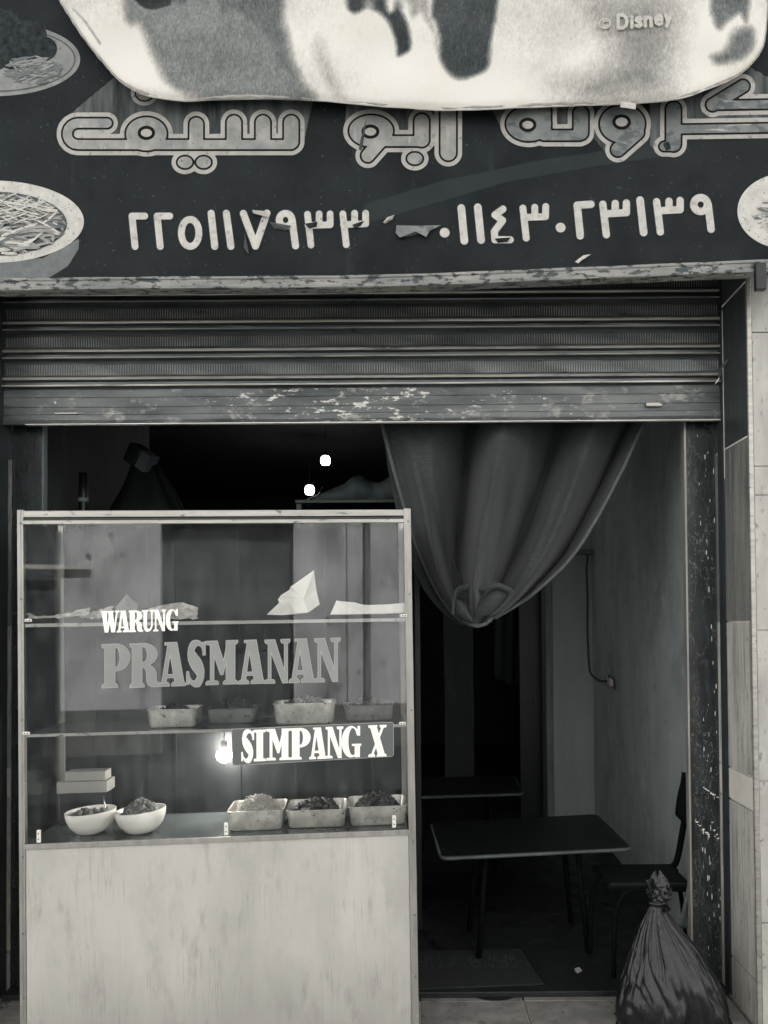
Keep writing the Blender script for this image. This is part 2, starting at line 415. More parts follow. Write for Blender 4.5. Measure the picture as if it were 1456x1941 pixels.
def bagmat():
    t = NT('grey bin bag film')
    col = t.mix(t.ramp(t.noise(5), .3, .7), T(.005, .8), T(.016, .6))
    t.l(col, t.b.inputs['Base Color']); t.b.inputs['Roughness'].default_value = .27; t.b.inputs['Specular IOR Level'].default_value = .42
    t.bump(t.math('ADD', t.noise(26, (2.6, 2.6, .5), 6, .55), t.math('MULTIPLY', t.noise(9, (1, 1, .6), 3), 2.2)), .22, .02)
    return t.m
MT['bag'] = bagmat()

# ---------------------------------------------------------------- helpers: flat shapes from distance fields
def s_seg(X, Y, a, b, r):
    ax, ay = a; bx, by = b; dx, dy = bx - ax, by - ay
    L = dx*dx + dy*dy + 1e-9
    t = np.clip(((X-ax)*dx + (Y-ay)*dy) / L, 0, 1)
    return np.hypot(X - ax - t*dx, Y - ay - t*dy) - r
def s_line(X, Y, pts, r):
    return np.minimum.reduce([s_seg(X, Y, pts[i], pts[i+1], r) for i in range(len(pts)-1)])
def s_ell(X, Y, c, rx, ry):
    x, y = X - c[0], Y - c[1]
    k0 = np.hypot(x/rx, y/ry) + 1e-9; k1 = np.hypot(x/rx**2, y/ry**2) + 1e-9
    return k0 * (k0 - 1) / k1
def s_poly(X, Y, pts):
    d = np.full(X.shape, 1e18); s = np.ones(X.shape)
    n = len(pts)
    for i in range(n):
        x1, y1 = pts[i]; x2, y2 = pts[i-1]
        ex, ey = x2-x1, y2-y1; wx, wy = X-x1, Y-y1
        t = np.clip((wx*ex+wy*ey)/(ex*ex+ey*ey+1e-12), 0, 1)
        d = np.minimum(d, (wx-ex*t)**2+(wy-ey*t)**2)
        c1 = Y >= y1; c2 = Y < y2; c3 = ex*wy > ey*wx
        s = np.where((c1 & c2 & c3) | (~c1 & ~c2 & ~c3), -s, s)
    return s*np.sqrt(d)
def region(name, fn, bbox, cell, mapf, material, parent, level=0., local=False):
    """flat sheet where fn(X, Y) < level; fn in photo pixels, mapf takes pixel arrays to points"""
    x0, y0, x1, y1 = bbox
    nx = int((x1-x0)/cell)+1; ny = int((y1-y0)/cell)+1
    xs = x0 + np.arange(nx+1)*cell; ys = y0 + np.arange(ny+1)*cell
    X, Y = np.meshgrid(xs, ys)
    F = fn(X, Y) - level
    ins = F < 0
    q = ins[:-1,:-1].astype(int)+ins[:-1,1:]+ins[1:,1:]+ins[1:,:-1]
    V, FC = [], []
    for j in range(ny):
        row = q[j]; i = 0
        while i < nx:
            if row[i] == 4:
                k = i
                while k < nx and row[k] == 4: k += 1
                n = len(V); V += [(xs[i], ys[j]), (xs[k], ys[j]), (xs[k], ys[j+1]), (xs[i], ys[j+1])]
                FC.append((n+3, n+2, n+1, n)); i = k
            elif row[i]:
                cs = [(i, j), (i+1, j), (i+1, j+1), (i, j+1)]
                poly = []
                for a in range(4):
                    (ia, ja), (ib, jb) = cs[a], cs[(a+1) % 4]
                    fa, fb = F[ja, ia], F[jb, ib]
                    if fa < 0: poly.append((xs[ia], ys[ja]))
                    if (fa < 0) != (fb < 0):
                        t = fa/(fa-fb); poly.append((xs[ia]+(xs[ib]-xs[ia])*t, ys[ja]+(ys[jb]-ys[ja])*t))
                if len(poly) >= 3:
                    n = len(V); V += poly; FC.append(tuple(range(n, n+len(poly)))[::-1])
                i += 1
            else: i += 1
    if not V: return None
    arr = np.array(V)
    pts = mapf(arr[:, 0], arr[:, 1])
    return obj(name, [Vector(p) for p in pts], FC, material, parent, local=local)

# ================================================================ SETTING
FLOOR_OUT = -0.02
YF, YS, YJ = 3.27, 3.58, 3.66                 # facade, shutter and jamb planes
XR = P(1421, 850, YF).x                        # right side of the shop mouth
XL = P(6, 850, YS).x                           # left side
XWL = -1.93; YB = 6.33; ZC = 3.45
# road and pavement
road = MB().box((-30, -14, -.2), (30, 1.05, -.14)).build('road', MT['road'])
tag(road, 'dark asphalt street in front of the shop', 'road', kind='structure')
pav = MB().box((-30, 1.05, -.2), (30, YS + .05, -.034)).build('pavement', MT['grout'])
tag(pav, 'worn beige stone pavement at the shop threshold', 'pavement', kind='structure')
slab_me = None
for i, x in enumerate(np.arange(-2.72, 2.9, .46)):
    for j, y in enumerate(np.arange(1.12, 3.6, .49)):
        if slab_me is None:
            bm = bmesh.new(); bmesh.ops.create_cube(bm, size=1)
            bmesh.ops.scale(bm, vec=(.453, .483, .03), verts=bm.verts)
            bmesh.ops.bevel(bm, geom=bm.edges[:], offset=.002, segments=1, affect='EDGES')
            slab_me = bpy.data.meshes.new('slab'); bm.to_mesh(slab_me); bm.free(); slab_me.materials.append(MT['slab'])
        o = link_mesh('slab', slab_me, pav)
        o.location = (x + .23 - .06, y + .22, FLOOR_OUT - .015 + random.uniform(-.0015, .0015))
for x in np.arange(-5.4, 5.4, .9):
    o = box('kerb_stone', (x, .92, -.19), (x + .893, 1.05, -.018), MT['slab'], pav, .012)
# shop floor
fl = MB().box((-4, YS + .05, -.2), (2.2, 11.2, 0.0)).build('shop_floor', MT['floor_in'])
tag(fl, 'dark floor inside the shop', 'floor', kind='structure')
sill = MB().box((XL, YS + .0, -.1), (XR, YS + .10, .006)).build('threshold', MT['floor_in'], fl, bevel=.004)
v = [PZ(940 + 42 * math.cos(a), 1882 + 15 * math.sin(a), -.0165) for a in np.linspace(0, math.pi, 16)]
obj('cement_patch', [p + Vector((0, 0, h)) for h in (0, .002) for p in v],
    [tuple(range(16, 32))[::-1]] + [(i, i + 1, i + 17, i + 16) for i in range(15)], MT['floor_in'], fl)

# interior walls
iw = MB()
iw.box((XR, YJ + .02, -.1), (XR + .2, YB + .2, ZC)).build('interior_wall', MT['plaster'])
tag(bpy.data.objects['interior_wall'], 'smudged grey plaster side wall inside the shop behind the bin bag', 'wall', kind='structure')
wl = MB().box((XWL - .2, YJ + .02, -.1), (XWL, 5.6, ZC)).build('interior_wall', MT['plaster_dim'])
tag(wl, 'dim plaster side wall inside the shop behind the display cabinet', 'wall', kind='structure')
x0 = P(1043, 1300, YB).x
pier = thing('back_wall', 'short pale plaster wall beside the dark inner doorway', 'wall', (x0, YB, 0), kind='structure')
MB().box((x0, YB, -.1), (XR + .1, YB + .18, ZC)).build('pier', MT['plaster_pale'], pier)
MB().box((x0 - .035, YB - .025, 0), (x0 + .02, YB + .2, 2.30)).build('door_frame', MT['frame_wood'], pier, bevel=.004)
zt = P(1085, 1047, YB).z
MB().box((P(1075, 1050, YB).x, YB - .10, zt - .02), (XR - .01, YB - .002, zt + .015)).build('ledge', MT['frame_wood'], pier, bevel=.003)
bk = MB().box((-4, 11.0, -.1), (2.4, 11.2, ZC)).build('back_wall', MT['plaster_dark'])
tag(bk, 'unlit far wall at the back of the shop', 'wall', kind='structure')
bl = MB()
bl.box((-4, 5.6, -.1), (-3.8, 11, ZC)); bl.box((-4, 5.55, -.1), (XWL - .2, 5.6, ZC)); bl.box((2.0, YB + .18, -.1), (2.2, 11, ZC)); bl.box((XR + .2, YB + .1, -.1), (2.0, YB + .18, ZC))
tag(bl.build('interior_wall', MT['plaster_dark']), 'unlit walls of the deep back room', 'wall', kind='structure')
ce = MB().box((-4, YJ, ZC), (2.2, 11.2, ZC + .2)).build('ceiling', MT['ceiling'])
tag(ce, 'black ceiling inside the shop', 'ceiling', kind='structure')
# pillar and panel deep in the doorway
a, b = P(843, 1300, 7.6), P(898, 1300, 7.6)
pl = MB().box((a.x, 7.6, 0), (b.x, 7.95, ZC)).build('pillar', MT['plaster_dim'], bevel=.004)
tag(pl, 'dim grey square pillar standing deep in the dark doorway', 'pillar')
dr = thing('inner_door', 'dark inner door standing open behind the pale short wall', 'door', (P(985, 1300, 6.7).x, 6.7, 0))
MB().box((P(985, 1300, 6.7).x, 6.7, .0), (P(1046, 1300, 6.7).x, 6.74, 2.25)).build('door_leaf', MT['black'], dr, bevel=.003)
MB().tube([P(1000, 1330, 6.69), P(1000, 1330, 6.65), P(1012, 1330, 6.65)], .008).build('door_handle', MT['steel'], dr, True)
dc = thing('door_curtain', 'dark cloth hanging in the inner doorway left of the black door', 'curtain', P(962, 1500, 7.2))
def dcf(u, v):
    p = P(938 + 45*u, 1120 + (165 + 20*u)*v, 7.2); p.y += .03*math.sin(14*u + 2*v); return p
MB().grid(dcf, 16, 12).build('cloth', MT['plaster_dark'], dc, True, solid=.004)

# front wall and reveal (right side)
ZT = [(-.02, .174, 'stone'), (.174, .87, 'stone'), (.87, 1.01, 'stone_pale'), (1.01, 1.657, 'stone'), (1.657, 2.43, 'stone_shade'), (2.43, 3.08, 'stone_dark_shade'), (3.08, 3.75, 'stone_dark_shade')]  # upper tiles carry the sign's shade in their colour
fw = thing('front_wall', 'stone faced shop front wall at the right of the opening', 'wall', (XR, YF, 0), kind='structure')
MB().box((XR + .012, YF + .012, -.1), (5.2, YJ + .1, 8.0)).build('wall_core', MT['grout'], fw)
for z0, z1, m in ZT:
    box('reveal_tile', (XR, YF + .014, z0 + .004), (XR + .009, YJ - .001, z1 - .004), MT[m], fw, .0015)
for z_ in (3.08, 2.43):
    box('grout_line', (XR - .0015, YF + .014, z_ - .003), (XR + .002, YJ - .03, z_ + .003), MT['grout'], fw, 0)
box('grout_line', (XR - .0015, YS - .040, 2.3), (XR + .002, YS - .036, 3.06), MT['grout'], fw, 0)
zz = [-.02, .42, 1.0, 1.62, 2.18, 2.30, 2.86, 3.4, 4.0, 4.6, 5.2, 5.8, 6.4, 7.2, 8.0]
for k in range(len(zz) - 1):
    for q in range(5):
        xx = XR + .018 + q * .72
        box('facing_tile', (xx, YF, zz[k] + .002), (xx + .717, YF + .011, zz[k+1] - .002), MT['wall_front'], fw, .0015)
box('corner_trim', (XR - .004, YF - .004, -.02), (XR + .016, YF + .012, 3.2), MT['alu'], fw, .003)
fw2 = thing('front_wall', 'stone faced shop front wall at the left of the opening, a sliver at the edge', 'wall', (XL, YF, 0), kind='structure')
MB().box((-5.6, YF + .012, -.1), (XL - .012, YJ + .1, 8.0)).build('wall_core', MT['grout'], fw2)
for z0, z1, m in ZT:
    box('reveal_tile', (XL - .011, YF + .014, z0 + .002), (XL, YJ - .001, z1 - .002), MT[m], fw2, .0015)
for k in range(len(zz) - 1):
    for q in range(5):
        xx = XL - .018 - (q + 1) * .72
        box('facing_tile', (xx, YF, zz[k] + .002), (xx + .717, YF + .011, zz[k+1] - .002), MT['wall_front'], fw2, .0015)
up = MB().box((XL - .01, YF + .012, 3.40), (XR + .01, YJ + .1, 8.0)).build('front_wall', MT['plaster'])  # out of view; raised with the side walls so its shadow darkens the road
tag(up, 'plaster wall above the shop opening, behind the sign', 'wall', kind='structure')
# marble jambs
xa, xb = P(1302, 900, YJ).x, XR
jr = thing('jamb', 'black marble door jamb splashed with white paint, behind the bin bag', 'jamb', (xb, YJ, 0))
js = [-.0, .86, 1.72, 2.58, 3.4]
for k in range(4):
    box('marble_slab', (xa, YJ, js[k] + .001), (xb - .001, YJ + .03, js[k+1] - .001), MT['marble'], jr, .002)
box('slab_edge', (xa - .011, YJ - .002, .0), (xa - .001, YJ + .04, 3.4), MT['alu_post'], jr, .002)
def splash(pts, n, sp, seed, st=1.):
    r = random.Random(seed); mb = MB()
    P0 = spline(pts, n)
    for q in P0:
        if r.random() < .2: continue
        c = (q[0] + r.uniform(-sp, sp), q[1] + r.uniform(-sp, sp)); s = r.uniform(.5, 1.7)
        m = 7; ring = [P(c[0] + s*1.6/st*math.cos(6.283*k/m)*r.uniform(.6, 1.3), c[1] + s*st*math.sin(6.283*k/m)*r.uniform(.6, 1.3), YJ - .0005) for k in range(m)]
        top = [x + Vector((0, -.0012 - .0004*r.random(), 0)) for x in ring]
        mb.add(ring + top, [tuple(range(m, 2*m))[::-1]] + [(k, (k+1) % m, m + (k+1) % m, m + k) for k in range(m)])
    return mb
splash([(1332, 1492), (1350, 1504), (1374, 1520)], 26, .8, 1).build('paint_splash', MT['splash'], jr)
splash([(1317, 1555), (1332, 1570), (1345, 1585)], 22, 2.0, 2).build('paint_splash', MT['splash'], jr)
splash([(1350, 1560), (1362, 1590), (1375, 1598)], 12, 4.0, 3).build('paint_splash', MT['splash'], jr)
splash([(1340, 1560), (1352, 1700), (1360, 1850)], 34, 15, 5, 3.6).build('paint_splash', MT['splash'], jr)
splash([(1335, 830), (1345, 1000), (1360, 1200), (1350, 1330), (1352, 1500)], 50, 16, 4, 3.2).build('paint_splash', MT['splash'], jr)
xc = P(80, 900, YJ).x
jl = thing('jamb', 'black marble door jamb scratched and dull, left of the display cabinet', 'jamb', (XL, YJ, 0))
for k in range(4):
    box('marble_slab', (XL + .001, YJ, js[k] + .001), (xc, YJ + .03, js[k+1] - .001), MT['marble_left'], jl, .002)
box('slab_edge', (xc + .001, YJ - .002, .0), (xc + .006, YJ + .04, 3.4), MT['frame_wood'], jl, .002)

# ================================================================ ROLLER SHUTTER
sh = thing('roller_shutter', 'dark steel roller shutter pulled down to head height with scraped bottom bar', 'shutter', (0, YS, 2.57))
k_px = YS / FPX
xs0, xs1 = XL + .006, P(1366, 700, YS).x
pit = 53.4 * k_px
prof = [(0, .010), (-.004, -.001), (-.010, -.002), (-.064, -.002), (-.070, -.006), (-.077, -.020), (-.082, -.023), (-.086, -.019), (-.091, .006), (-.104, .008),
        (-.108, -.010), (-.112, -.021), (-.117, -.022), (-.120, .004), (-pit, .010)]
n = len(prof); seg = 24
vs = [(xs0 + (xs1 - xs0)*i/seg, d + .0012*math.sin(i*1.9 + z*60), z) for i in range(seg + 1) for z, d in prof]
fs = [(i*n+k, (i+1)*n+k, (i+1)*n+k+1, i*n+k+1) for i in range(seg) for k in range(n-1)]
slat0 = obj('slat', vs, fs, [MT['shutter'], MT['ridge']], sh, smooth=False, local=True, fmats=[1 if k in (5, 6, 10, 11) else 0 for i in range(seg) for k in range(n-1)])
md = slat0.modifiers.new('thickness', 'SOLIDIFY'); md.thickness = .0015; md.offset = -1
rb = MB(); x = xs0 + .012
while x < xs1 - .01:
    rb.add([(x, -.002, -.014), (x + .0018, -.0052, -.018), (x + .0036, -.002, -.014), (x, -.002, -.060), (x + .0018, -.0052, -.056), (x + .0036, -.002, -.060)],
           [(0, 1, 4, 3), (1, 2, 5, 4), (0, 2, 1), (3, 4, 5)]); x += 4.7*k_px
rib0 = rb.build('rib_band', MT['rib'], slat0, local=True); rib0['kind'] = 'stuff'
zb = P(700, 735, YS).z
for k in range(5):
    if k == 0: s = slat0
    else:
        s = slat0.copy(); COL.objects.link(s); s.parent = sh
        r2 = rib0.copy(); COL.objects.link(r2); r2.parent = s
    s.location = (0, random.uniform(-.001, .001), zb - 2.57 + pit*(k + 1)); s.rotation_euler = (0, random.uniform(-.0006, .0006), 0)
hb = 65*k_px
pb = [(0, .006), (-.004, -.004), (-.036, -.006), (-.038, -.003), (-.041, -.006), (-.080, -.007), (-.082, -.004), (-.085, -.007), (-.116, -.008), (-.121, -.014), (-.142, -.013), (-.150, -.008), (-hb, -.013), (-hb - .003, -.010), (-hb - .003, .01)]
n = len(pb)
vs = [(xs0 + (xs1 - xs0)*i/40, YS + d + .0016*math.sin(i*1.3 + z*40), zb + z + .0012*math.sin(i*.7)) for i in range(41) for z, d in pb]
fs = [(i*n+k, (i+1)*n+k, (i+1)*n+k+1, i*n+k+1) for i in range(40) for k in range(n-1)]
o = obj('bottom_bar', vs, fs, MT['bar'], sh); md = o.modifiers.new('thickness', 'SOLIDIFY'); md.thickness = .002; md.offset = -1
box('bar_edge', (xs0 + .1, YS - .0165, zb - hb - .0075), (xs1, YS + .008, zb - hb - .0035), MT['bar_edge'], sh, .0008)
box('pull_handle', (P(1222, 780, YS).x, YS - .030, P(0, 782, YS).z), (P(1252, 780, YS).x, YS - .015, P(0, 776, YS).z + .004), MT['alu'], sh, .003)
box('pull_handle', (P(107, 785, YS).x, YS - .022, P(0, 788, YS).z), (P(151, 785, YS).x, YS - .0145, P(0, 785, YS).z), MT['alu'], sh, .0015)
for xa_, xb_ in ((xs1 + .001, XR - .002), (XL - .004, xs0 - .001)):
    m = MB(); m.box((xa_, YS - .035, 0), (xb_, YS - .030, 3.4)); m.box((xa_, YS + .03, 0), (xb_, YS + .035, 3.4)); m.box((xb_ - .004, YS - .030, 0), (xb_, YS + .03, 3.4))
    m.build('guide_rail', MT['rail'], sh)

# ================================================================ SIGN BOARD
YG = 3.05
trim_pts = spline([(-160, 531), (0, 530), (300, 527), (728, 523), (1100, 509), (1460, 494), (1560, 489)], 40)
sg = thing('sign_board', 'dark printed shop sign with large curly arabic name and two phone numbers', 'sign', (0, YG, 2.9))
top_px = -330
m = MB(); N = len(trim_pts)
vs = []
for (x, y) in trim_pts: vs += [P(x, top_px, YG), P(x, y + 2, YG), P(x, top_px, YG) + Vector((0, .03, 0)), P(x, y + 2, YG) + Vector((0, .03, 0))]
fs = []
for i in range(N-1):
    a = 4*i; b = a+4
    fs += [(a, a+1, b+1, b), (a+2, b+2, b+3, a+3), (a+1, a+3, b+3, b+1), (a, b, b+2, a+2)]
fs += [(0, 2, 3, 1), (4*(N-1), 4*(N-1)+1, 4*(N-1)+3, 4*(N-1)+2)]
obj('sign_panel', vs, fs, MT['sign'], sg)
vs, fs = [], []
prof = [(0, -.002), (1.5, -.020), (6, -.022), (8, -.018), (17, -.020), (20, -.023), (23.5, -.021), (24.5, -.014), (24.5, .034)]
n = len(prof)
for i, (x, y) in enumerate(trim_pts):
    for dy, dd in prof:
        vs.append(P(x, y + dy + .5*math.sin(i*2.1 + dy), YG) + Vector((0, dd, 0)))
fs = [(i*n+k, i*n+k+1, (i+1)*n+k+1, (i+1)*n+k) for i in range(N-1) for k in range(n-1)]
o = obj('sign_trim', vs, fs, MT['trim'], sg)
box('sign_light_block', (P(-160, 400, YG).x, YG + .031, P(0, 440, YG).z), (P(1560, 400, YG).x, YF + .01, P(0, top_px, YG).z), MT['black'], sg)  # unseen dark backing added to stop light falling behind the sign
sgmap = lambda d: (lambda x, y: PN(x, y, YG - d))
region('pale_band', lambda X, Y: s_poly(X, Y, [(690, 388), (830, 345), (1010, 306), (1130, 288), (1300, 250), (1300, 290), (1110, 318), (960, 345), (690, 425)]),
       (680, 240, 1310, 430), 4, sgmap(.0008), MT['sign_band'], sg)

def word(name, strokes, blobs, pupils, bbox, worn=False, dots=()):
    """rounded lettering: extruded side, pale edge, dark line, grey face"""
    VP = (700, -260)
    def body(X, Y):
        f = [s_seg(X, Y, a, b, r) for a, b, r in strokes] + [s_ell(X, Y, c, rx, ry) for c, rx, ry in blobs]
        F = np.minimum.reduce(f)
        for c, rx, ry in pupils: F = np.maximum(F, -s_ell(X, Y, c, rx, ry))
        if dots: F = np.minimum(F, np.minimum.reduce([s_ell(X, Y, c, rx, ry) for c, rx, ry in dots]))
        return F
    def outer(X, Y):
        f = [s_seg(X, Y, a, b, r) for a, b, r in strokes] + [s_ell(X, Y, c, rx, ry) for c, rx, ry in list(blobs) + list(dots)]
        return np.minimum.reduce(f)
    def side(X, Y):
        F = np.full(X.shape, 1e9)
        for t in np.linspace(.0, .16, 9):
            Xs, Ys = (X - VP[0]*t)/(1-t), (Y - VP[1]*t)/(1-t)
            f = [s_seg(Xs, Ys, a, b, r) for a, b, r in strokes] + [s_ell(Xs, Ys, c, rx, ry) for c, rx, ry in blobs]
            F = np.minimum(F, np.minimum.reduce(f))
        return F
    x0, y0, x1, y1 = bbox
    p = region(name, side, (x0, y0 - 75, x1, y1), 2.5, sgmap(.0015), MT['sign_shade'], sg, level=6)
    region('letter_edge', outer, bbox, 1.7, sgmap(.0025), MT['ink_pale'], p, level=8)
    region('letter_line', outer, bbox, 1.7, sgmap(.0035), MT['ink_line'], p, level=0)
    region('letter_face', body, bbox, 1.7, sgmap(.0045), MT['ink_worn' if worn else 'ink_fill'], p, level=-3.6)
    for c, rx, ry in pupils:
        region('letter_eye', lambda X, Y, c=c, rx=rx, ry=ry: s_ell(X, Y, c, rx - 2.5, ry - 2.5), (c[0]-rx-2, c[1]-ry-2, c[0]+rx+2, c[1]+ry+2), 1, sgmap(.0046), MT['ink_pale'], p)
def zc(ox, oy, s): return lambda x, y: (ox + x/s, oy + y/s)
q = zc(80, 160, 2.8)
st = [(q(195, 319), q(1322, 319), 12.2)]
for x in (1322, 1172, 1018): st.append((q(x, 203), q(x, 303), 17.2))
st.append((q(818, 212), q(818, 303), 16.5))
arc = [q(190 + 57*math.cos(a), 262 + 57*math.sin(a)) for a in np.linspace(-math.pi/2, -3*math.pi/2, 10)]
st += [(arc[i], arc[i+1], 12.2) for i in range(9)] + [(arc[0], q(345, 205), 12.2)]
word('printed_name', st, [(q(553, 262), 42, 35)], [(q(553, 257), 13, 10)], (92, 176, 600, 345),
     dots=[(q(758, 413), 17.5, 14.5), (q(857, 413), 17.5, 14.5)])
q = zc(80, 160, 2.8)
p_ = region('letter_dot', lambda X, Y: s_ell(X, Y, (274, 176), 19, 17), (240, 150, 310, 205), 1.5, sgmap(.0025), MT['ink_pale'], sg, level=7)
region('letter_line', lambda X, Y: s_ell(X, Y, (274, 176), 19, 17), (240, 150, 310, 205), 1.5, sgmap(.0035), MT['ink_line'], p_)
region('letter_face', lambda X, Y: s_ell(X, Y, (274, 176), 19, 17), (240, 150, 310, 205), 1.5, sgmap(.0045), MT['ink_fill'], p_, level=-3)
q = zc(620, 160, 3.467)
word('printed_name', [(q(340, 372), q(612, 372), 13), (q(622, 242), q(622, 362), 17.2), (q(372, 350), q(268, 468), 15.5), (q(797, 60), q(797, 448), 18.2)],
     [(q(290, 305), 45, 33)], [(q(285, 310), 13.5, 10)], (635, 160, 890, 335), dots=[(q(577, 487), 18, 14.5)])
q = zc(930, 130, 2.768)
word('printed_name', [(q(280, 350), q(468, 350), 13), (q(474, 235), q(474, 335), 17.2), (q(290, 215), q(290, 330), 13), (q(770, 335), q(668, 425), 16)],
     [(q(200, 290), 46, 36), (q(692, 290), 46, 39)], [(q(195, 295), 13, 10), (q(688, 280), 14, 11)], (935, 150, 1245, 310), worn=True)
st = [(q(960, 213), q(960, 395), 17.2), (q(945, 408), q(910, 408), 11.5), (q(970, 318), q(1620, 308), 11.5), (q(1165, 190), q(1325, 92), 15), (q(1160, 192), q(1620, 184), 11.5)]
word('printed_name', st, [], [], (1232, 130, 1520, 310), worn=True)

def digit(strokes, r, ring=None):
    pts = [p for s in strokes for p in s]
    if ring: pts += [(ring[0][0]-ring[1]-2, ring[0][1]-ring[2]-2), (ring[0][0]+ring[1]+2, ring[0][1]+ring[2]+2)]
    xs = [p[0] for p in pts]; ys = [p[1] for p in pts]
    bb = (min(xs)-r-4, min(ys)-r-4, max(xs)+r+4, max(ys)+r+4)
    def f(X, Y):
        F = [s_line(X, Y, s, r) for s in strokes]
        if ring: F.append(np.abs(s_ell(X, Y, *ring)) - r)
        return np.minimum.reduce(F)
    a = region('digit', f, bb, 1.2, sgmap(.0022), MT['digit_edge'], sg, level=1.3)
    region('digit_face', f, bb, 1.2, sgmap(.0032), MT['digit'], a)
def Q(fn, *pts): return [fn(*p) for p in pts]
q = zc(220, 360, 2.912)
digit([Q(q, (158, 144), (88, 144), (105, 312))], 6.4)
digit([Q(q, (296, 144), (227, 144), (244, 312))], 6.4)
digit([], 6.4, (q(409, 237), 16.5, 25.5))
digit([Q(q, (525, 129), (545, 311))], 6.6)
digit([Q(q, (609, 129), (634, 311))], 6.6)
digit([Q(q, (703, 130), (770, 310), (833, 128))], 6.6)
digit([Q(q, (972, 165), (991, 308))], 6.6, (q(936, 166), 12, 12.5))
digit([Q(q, (1057, 134), (1076, 304)), Q(q, (1060, 196), (1182, 192), (1182, 132)), Q(q, (1121, 132), (1121, 190))], 6.2)
digit([Q(q, (1252, 132), (1271, 302)), Q(q, (1256, 191), (1378, 187), (1378, 128)), Q(q, (1317, 128), (1317, 186))], 6.2)
q = zc(700, 340, 2.08)
digit([Q(q, (297, 210), (298, 210))], 9)
digit([Q(q, (363, 113), (375, 242))], 7.2)
digit([Q(q, (428, 110), (441, 239))], 7.2)
digit([Q(q, (527, 117), (496, 140), (526, 162), (493, 206), (496, 238), (556, 238))], 6.6)
digit([Q(q, (606, 113), (619, 231)), Q(q, (610, 150), (695, 147), (696, 107)), Q(q, (653, 110), (653, 148))], 6.4)
digit([Q(q, (754, 190), (755, 190))], 9)
digit([Q(q, (874, 98), (820, 102), (832, 222))], 7)
digit([Q(q, (921, 98), (935, 218)), Q(q, (925, 136), (1014, 131), (1014, 93)), Q(q, (970, 95), (970, 133))], 6.8)
digit([Q(q, (1068, 82), (1082, 209))], 7.2)
digit([Q(q, (1133, 88), (1148, 207)), Q(q, (1137, 124), (1226, 119), (1226, 83)), Q(q, (1182, 86), (1182, 121))], 6.8)
digit([Q(q, (1336, 98), (1348, 196))], 7, (q(1307, 99), 13, 13))
# curls of vinyl peeling off the numbers
def flap(pts, seed, lift, m='ink_fill'):
    r = random.Random(seed); n = len(pts)
    c = np.mean(pts, 0)
    vs = [P(x, y, YG - .003 - lift*r.random()) for x, y in pts] + [P(c[0], c[1], YG - .003 - lift)]
    MB().add(vs, [(i, (i+1) % n, n) for i in range(n)]).build('torn_vinyl', MT[m], sg, solid=.0012)
flap([(752, 427), (790, 428), (836, 427), (815, 437), (808, 449), (800, 440), (780, 447), (758, 450), (750, 441)], 3, .02, 'ink_worn')
flap([(726, 422), (734, 412), (748, 407), (744, 416), (731, 424)], 4, .015, 'ink_pale')
flap([(478, 398), (502, 400), (510, 412), (494, 408), (480, 404)], 5, .014, 'ink_pale')
flap([(510, 420), (530, 424), (552, 428), (545, 436), (520, 434)], 6, .012, 'sign_shade')
flap([(464, 440), (470, 470), (472, 482), (462, 470)], 7, .012, 'sign_shade')
flap([(578, 424), (602, 420), (600, 430), (585, 432)], 8, .008, 'meat')
flap([(668, 426), (690, 418), (684, 428), (672, 432)], 9, .008, 'meat')
flap([(938, 452), (968, 450), (962, 458), (944, 460)], 10, .008, 'meat')
flap([(1257, 272), (1268, 268), (1272, 282), (1262, 286)], 12, .004, 'meat')
flap([(694, 226), (684, 262), (680, 283), (686, 284), (692, 250)], 13, .004, 'sign_shade')
flap([(1090, 496), (1106, 484), (1120, 482), (1108, 490), (1096, 499)], 14, .008, 'digit')
box('sign_bracket', P(1434, 548, YG - .045), P(1448, 503, YG - .02), MT['black'], sg, .003)

# dishes printed on the sign
def noodles(name, parent, cen, rx, ry, count, seed, w0, w1, d0, length=70, mats=('noodle_a', 'noodle_b', 'noodle_c')):
    r = random.Random(seed); mb = MB()
    for k in range(count):
        a = r.uniform(0, 6.283); rad = math.sqrt(r.random())*.92
        x, y = cen[0] + rx*rad*math.cos(a), cen[1] + ry*rad*math.sin(a)
        th = r.uniform(-.9, .9) + (0 if r.random() < .6 else 3.1); cv = r.uniform(-.12, .12); wd = r.uniform(w0, w1)
        pl = []
        for s in range(9):
            if ((x-cen[0])/rx)**2 + ((y-cen[1])/ry)**2 > 1: break
            pl.append((x, y, th)); x += math.cos(th)*length/9; y += math.sin(th)*length/9*.6; th += cv + r.uniform(-.15, .15)
        if len(pl) < 3: continue
        vs = []; d = d0 + k*.00004
        for i, (px, py, t) in enumerate(pl):
            wv = wd*(.5 if i in (0, len(pl)-1) else 1)
            vs += [P(px - math.sin(t)*wv, py + math.cos(t)*wv, YG - d), P(px + math.sin(t)*wv, py - math.cos(t)*wv, YG - d)]
        mb.add(vs, [(2*i, 2*i+2, 2*i+3, 2*i+1) for i in range(len(pl)-1)], r.choices((0, 1, 2), (.35, .4, .25))[0])
    o = mb.build(name, [MT[m] for m in mats], parent); o['kind'] = 'stuff'; return o
bb = (-160, -10, 330, 560)
dA = region('printed_dish', lambda X, Y: s_ell(X, Y, (-10, 112), 162, 70), bb, 2, sgmap(.001), MT['dish_dim'], sg)
region('dish_rim', lambda X, Y: np.abs(s_ell(X, Y, (-10, 112), 152, 61)) - 1.4, bb, 1.5, sgmap(.0016), MT['sauce'], dA)
region('dish_food', lambda X, Y: np.minimum.reduce([s_ell(X, Y, c, rr, rr*.9) for c, rr in (((20, 52), 32), ((55, 68), 34), ((82, 92), 26), ((30, 95), 42), ((-20, 90), 50), ((-10, 50), 40), ((22, 32), 16))]),
       (-120, 0, 200, 200), 1.5, sgmap(.0022), MT['meat'], dA)
